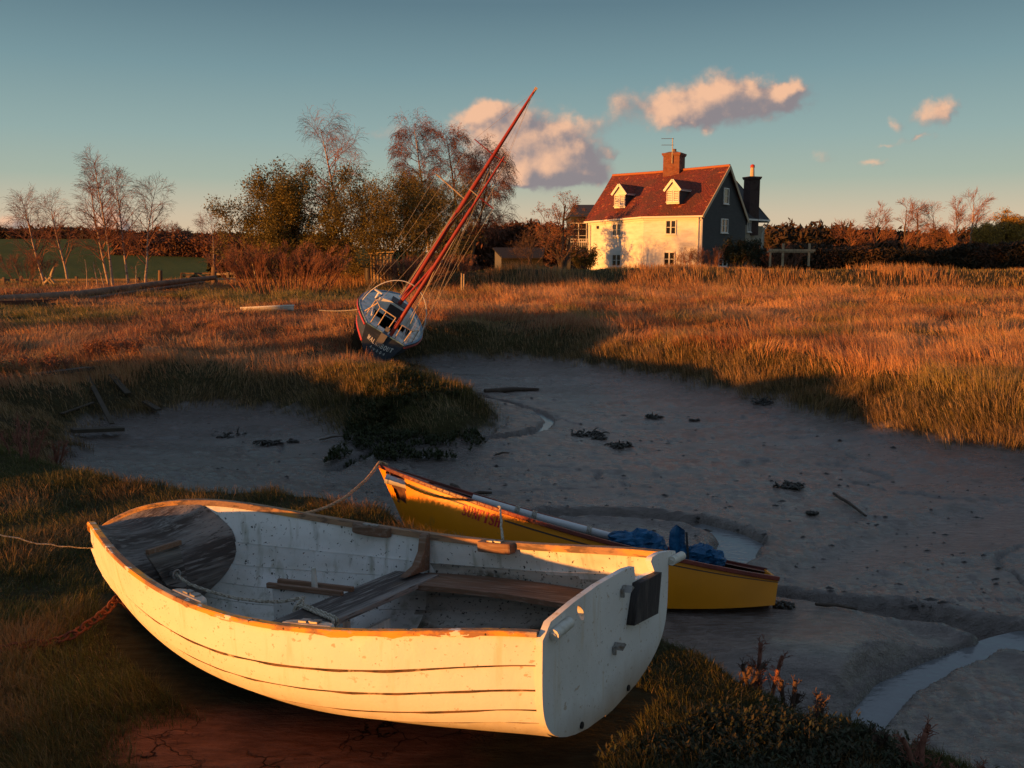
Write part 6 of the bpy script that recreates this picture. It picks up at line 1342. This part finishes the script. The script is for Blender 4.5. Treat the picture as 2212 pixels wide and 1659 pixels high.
    cj = c[j]*g.uniform(.7, 1.3, (nb, 1))*(1+g.normal(0, .06, (nb, 3))); dry = (g.random(nb) < np.where(fore[j], .06, .3))[:, None]; cj = np.where(dry, cj*.4+pale_s*.62*np.where(fore[j], .75, 1)[:, None], cj); cj = np.clip(cj, .01, .7)
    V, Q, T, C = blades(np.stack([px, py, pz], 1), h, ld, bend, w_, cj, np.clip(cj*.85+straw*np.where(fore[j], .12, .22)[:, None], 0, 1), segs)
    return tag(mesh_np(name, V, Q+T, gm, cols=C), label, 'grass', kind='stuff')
field_grass(17000, 24, 1.35, 8.6, 201, None, segs=3, name='foreground_grass', label='short green and straw grass round the two near dinghies')
field_grass(40000, 19, 7.0, 64, 202, None, name='marsh_grass', label='wind bent russet and straw coloured marsh grass')
field_grass(8000, 34, 2.2, 30, 203, None, name='grass_tussocks', label='denser tussocks scattered through the marsh grass')
# sea purslane and other leaves bottom right
def leaf_field(poly, n, seed, name, label, cols, size, hmax, zoff=0.):
    g = np.random.default_rng(seed); P = np.array(poly); lo, hi = P.min(0), P.max(0); x = g.uniform(lo[0], hi[0], n*3); y = g.uniform(lo[1], hi[1], n*3); k = inside(x, y, P); x, y = x[k][:n], y[k][:n]; n = len(x)
    m = fbm(x*2.2, y*2.2, seed, 3); k = g.random(n) < sstep(.34, .52, m); x, y, m = x[k], y[k], m[k]; n = len(x); k = ~in_boats(x, y); x, y, m = x[k], y[k], m[k]; n = len(x)
    # stems carrying pairs of leaves
    z0_ = terrain(x, y); h = hmax*(.35+.9*m)*g.uniform(.5, 1.1, n); lx, ly = g.normal(0, .3, n), g.normal(0, .3, n); per = 9; j = np.repeat(np.arange(n), per); t = np.tile(np.linspace(.25, 1, per), n)
    B0 = np.stack([x[j]+lx[j]*h[j]*t, y[j]+ly[j]*h[j]*t, z0_[j]+h[j]*t], 1); a = g.uniform(0, 2*pi, len(j)); e = g.uniform(.2, 1.2, len(j))
    u = np.stack([np.cos(a)*np.cos(e), np.sin(a)*np.cos(e), np.sin(e)], 1); v = np.stack([-np.sin(a), np.cos(a), np.zeros(len(j))], 1); s = (size*g.uniform(.6, 1.3, len(j))*(1.1-.4*t))[:, None]
    nrm = np.cross(u, v)
    V = np.stack([B0, B0+u*s*.45+v*s*.22+nrm*s*.05, B0+u*s, B0+u*s*.45-v*s*.22+nrm*s*.05], 1).reshape(-1, 3); c = np.array(cols)[g.integers(0, len(cols), len(j))]*g.uniform(.7, 1.25, (len(j), 1)); C = np.repeat(c, 4, 0)
    nf = len(j); return tag(mesh_np(name, V, [np.arange(4*nf).reshape(nf, 4)], gm, cols=C), label, 'plants', kind='stuff')
leaf_field(gxy([(1330, 1610), (1500, 1560), (1700, 1575), (1900, 1625), (2080, 1665), (2350, 1690), (2350, 1790), (1200, 1790), (1200, 1640)], .7), 2600, 301, 'sea_purslane', 'grey green leafy sea purslane along the bottom right edge', [(.05, .06, .034), (.038, .05, .025), (.065, .058, .034), (.055, .05, .03)], .026, .09)
leaf_field(gxy([(690, 960), (760, 880), (900, 860), (1000, 880), (1060, 925), (1000, 945), (860, 945)], .3), 2500, 302, 'bank_plants', 'low dark green plants covering the tip of the left bank', [(.03, .04, .014), (.045, .05, .018)], .05, .10)
# dead upright stalks, each a plant
stk = [dict(seg=5, wob=.08, tip=.4), dict(n=14, len=.14, ang=34, seg=3, wob=.2, up=.08, r=.002, **{'from': .25}), dict(n=3, len=.05, ang=40, seg=2, wob=.2, r=.0014)]
stm = mat('orange_dead_stalk', (.24, .095, .065), [((.15, .06, .04), 20., .45, .6, None)], rough=.85); stb = mat('brown_dead_stalk', (.10, .06, .045), rough=.85)
def stalk(u, v, hpx, lab, sd, m=stm, k=2, z=.7):
    p = atd(u, v, z=z); d = sqrt(p.x**2+p.y**2); H_ = hpx/1944*p.y*1.05; P_ = [dict(stk[0]), dict(stk[1], len=H_*.32), dict(stk[2], len=H_*.13)]; rr_ = random.Random(sd)
    return make_tree('dead_plant', lab, p.x, p.y, P_, H_, .0016+.00022*d, m, m, sd, tuple((rr_.gauss(0, .03), rr_.gauss(0, .03), rr_.gauss(0, .22), rr_.uniform(.6, 1)) for _ in range(k)), cat='plant', rmin=.0007+.00018*d, group='dead upright stalks', parts=('stalk', 'twigs', 'leaves'))
for a_ in ((75, 985, 110, 'orange dead stalk at the far left edge of the grass', 401), (120, 980, 95, 'orange dead stalk between the two left clumps', 402), (42, 975, 90, 'leftmost orange dead stalk', 403), (172, 990, 75, 'orange dead stalk above the dark bank edge', 404), (268, 1015, 60, 'bushy orange stalk at the edge of the left mud', 405), (300, 1018, 52, 'orange stalk just right of the bushy one on the left bank', 406), (348, 1020, 38, 'small paired orange stalks on the left bank edge', 407), (500, 1035, 62, 'single bushy orange stalk above the bow of the white dinghy', 408)):
    stalk(*a_[:4], a_[4], k=3)
for a_ in ((1640, 1470, 150, 'tall orange tipped dead plant right of the white dinghy stern', 411, stm), (1600, 1480, 110, 'dark dead plant beside the orange tipped one', 412, stb), (1700, 1500, 130, 'branching dark dead plant leaning right over the mud', 413, stb), (1780, 1560, 110, 'dark dead stalk in the grass at the mud edge', 414, stb), (1880, 1640, 110, 'dark dead stalk in front of the creek mouth', 415, stb), (1990, 1700, 170, 'reddish dead stem crossing the bottom right mud', 416, stm), (2060, 1720, 150, 'reddish dead stem nearest the bottom right corner', 417, stm)):
    stalk(a_[0], a_[1], a_[2], a_[3], a_[4], a_[5], k=3)
# seaweed, sticks and stones on the mud
weed = mat('dark_seaweed', (.022, .018, .012), rough=.5, spec=.6)
def seaweed(u, v, w_, lab, sd):
    p = atd(u, v, z=.03); g = random.Random(sd); z = tz(p.x, p.y); R_w = w_/1944*p.y/2; b = MB()
    for k in range(46):
        a = g.uniform(0, 2*pi); rr_ = R_w*sqrt(g.random()); x, y = rr_*cos(a), rr_*sin(a)*.7; pts = [Vector((x, y, g.uniform(0, .02)))]; d = Vector((g.gauss(0, 1), g.gauss(0, 1), g.uniform(.1, 1.0))).normalized()
        for i in range(4): pts.append(pts[-1]+d*R_w*.16); d = (d+Vector((g.gauss(0, .5), g.gauss(0, .5), -.45))).normalized(); pts[-1].z = max(pts[-1].z, 0)
        b.tube(pts, [.008, .012, .012, .009, .004], 4, cap=False)
    o = b.build('seaweed_clump', weed); o.location = (p.x, p.y, z); o['kind'] = 'thing'; return tag(o, lab, 'seaweed', 'seaweed clumps on the mud')
for k, (u, v, w_, lab) in enumerate(((1338, 960, 55, 'dark seaweed clump in the middle of the mud below the flat one'), (1270, 936, 70, 'flat wide dark seaweed clump nearest the rivulet bend'), (1292, 945, 30, 'small seaweed scrap under the flat wide clump'), (1708, 1050, 62, 'ragged seaweed clump near the stick on the right mud'), (580, 963, 55, 'dark seaweed clump on the shaded left mud'), (632, 958, 26, 'small seaweed scrap right of the left mud clump'), (497, 941, 70, 'thin streak of seaweed on the shaded left mud'), (1412, 900, 34, 'small dark seaweed scrap far up the mud'), (1650, 883, 60, 'flat seaweed streak below the right bank'), (1500, 906, 20, 'tiny seaweed scrap between the far one and the right bank'), (1755, 1103, 24, 'tiny seaweed scrap below the stick'), (1590, 1187, 26, 'weedy lump standing in the creek water'), (1690, 1355, 40, 'dark seaweed scrap on the mud right of the yellow stern'))): seaweed(u, v, w_, lab, 500+k)
dw = mat('dark_driftwood', (.06, .042, .032), [((.12, .09, .07), 12., .5, .7, None)], rough=.85)
def stick(u0, v0, u1, v1, r, lab, z=.05, m=dw, nm='driftwood', lift=.02):
    p, q_ = atd(u0, v0, z=z), atd(u1, v1, z=z); p.z = tz(p.x, p.y)+lift; q_.z = tz(q_.x, q_.y)+lift; b = MB(); mid = p.lerp(q_, .5)+Vector((0, .01, .01)); b.tube([p, p.lerp(q_, .25)+Vector((0, .006, 0)), mid, q_], [r*.8, r, r*.95, r*.6], 7); return tag(b.build(nm, m), lab, 'driftwood')
stick(1047, 852, 1163, 839, .045, 'long dark log lying across the upper mud'); stick(1801, 1062, 1871, 1107, .016, 'straight thin stick on the right mud'); stick(1010, 1066, 1062, 1060, .02, 'short dark stick behind the yellow bow'); stick(975, 1052, 1000, 1068, .025, 'stubby brown driftwood sticking up behind the yellow rail', lift=.05); stick(1760, 1345, 1850, 1338, .012, 'thin curved stick on the mud right of the yellow stern'); stick(690, 955, 745, 951, .012, 'thin twig on the shaded left mud'); stick(1070, 981, 1100, 979, .012, 'tiny twig on the mud above the yellow bow')
g = np.random.default_rng(77); V, F = [], []
for k in range(900):
    u, v = g.uniform(450, 2260), g.uniform(800, 1330); p = atd(u, v, z=.04); 
    hh2, dd2, bb2, cw2 = terrain(np.array([p.x]), np.array([p.y]), True)
    if bb2[0] > .02 or dd2[0] > -.2: continue
    s = g.uniform(.006, .02)*(1 if g.random() > .06 else 1.8); n0 = len(V); th = g.uniform(0, 6.3); ex = g.uniform(1, 2.6)
    for i in range(6): a = th+i*pi/3; x_, y_ = cos(a)*s*ex, sin(a)*s; V.append((p.x+x_*g.uniform(.7, 1.2), p.y+y_*g.uniform(.7, 1.2), hh2[0]-.003))
    V.append((p.x, p.y, hh2[0]+s*.55)); F += [(n0+i, n0+(i+1) % 6, n0+6) for i in range(6)]
tag(mesh_np('mud_debris', V, [np.array(F)], mat('wet_debris', (.03, .024, .02), rough=.4)), 'small dark pebbles and scraps scattered over the mud', 'debris', kind='stuff')
# timber wreckage on the left bank, brambles on the bank
tw_ = mat('rotten_timber', (.065, .05, .035), [((.05, .038, .028), 6., .45, .65, None)], rough=.9)
for k, (u0, v0, u1, v1, r, lab) in enumerate(((70, 838, 195, 812, .10, 'broad rotten plank leaning on the left bank'), (200, 806, 345, 778, .10, 'long rotten timber running right along the left bank'), (150, 870, 260, 858, .09, 'slab of timber lying at the foot of the left bank'), (190, 822, 238, 852, .035, 'thin broken lath crossing the rotten planks'), (130, 852, 200, 838, .03, 'narrow stick under the broad rotten plank'), (240, 818, 275, 826, .05, 'short sawn timber end catching the sun'), (310, 826, 340, 832, .05, 'second sunlit timber end on the left bank'))):
    p, q_ = atd(u0, v0, z=.55), atd(u1, v1, z=.55); p.z = tz(p.x, p.y)+.05; q_.z = tz(q_.x, q_.y)+.08; b = MB(); b.beam(p, q_, r*1.7, r*.5); tag(b.build('timber', tw_), lab, 'timber', 'broken timbers on the left bank')
for u0, v0, u1, v1 in ((412, 812, 405, 835), (438, 808, 415, 836), (445, 825, 478, 835)):
    pass
st = make_tree('bramble_patch', 'dark bramble bush with russet leaves at the left edge of the bank', *gxy([(85, 800)], .7)[0], bushP_small, .36, .006, twig_r, twig_r, 601, fan(12, .5, .7), (4, .018, catk, .03), cat='shrub', parts=('stems', 'branches', 'leaves'))
make_tree('bramble_patch', 'low russet bramble on the bank right of the rotten timbers', *gxy([(260, 775)], .7)[0], bushP_small, .30, .006, twig_r, twig_r, 602, fan(12, .6, .7), (4, .018, catk, .03), cat='shrub', parts=('stems', 'branches', 'leaves'))
b = MB(); p = atd(286, 679, z=.75); b.tube([p+Vector((-.1, 0, .02)), p+Vector((.1, 0, .03))], [.04, .03], 8); tag(b.build('bottle', mat('turquoise_plastic', (.05, .40, .42), rough=.4)), 'small turquoise plastic bottle in the left marsh grass', 'bottle')
b = MB(); p = atd(1078, 740, z=.25); b.box(p, (.30, .2, .22)); b.box(p+Vector((.02, 0, .12)), (.2, .18, .1)); tag(b.build('stone_block', mat('pale_stone', (.16, .13, .10), [((.08, .06, .05), 6., .4, .6, None)], rough=.9), bevel=.03), 'pale block of stone set in the far bank beside the yacht', 'stone')
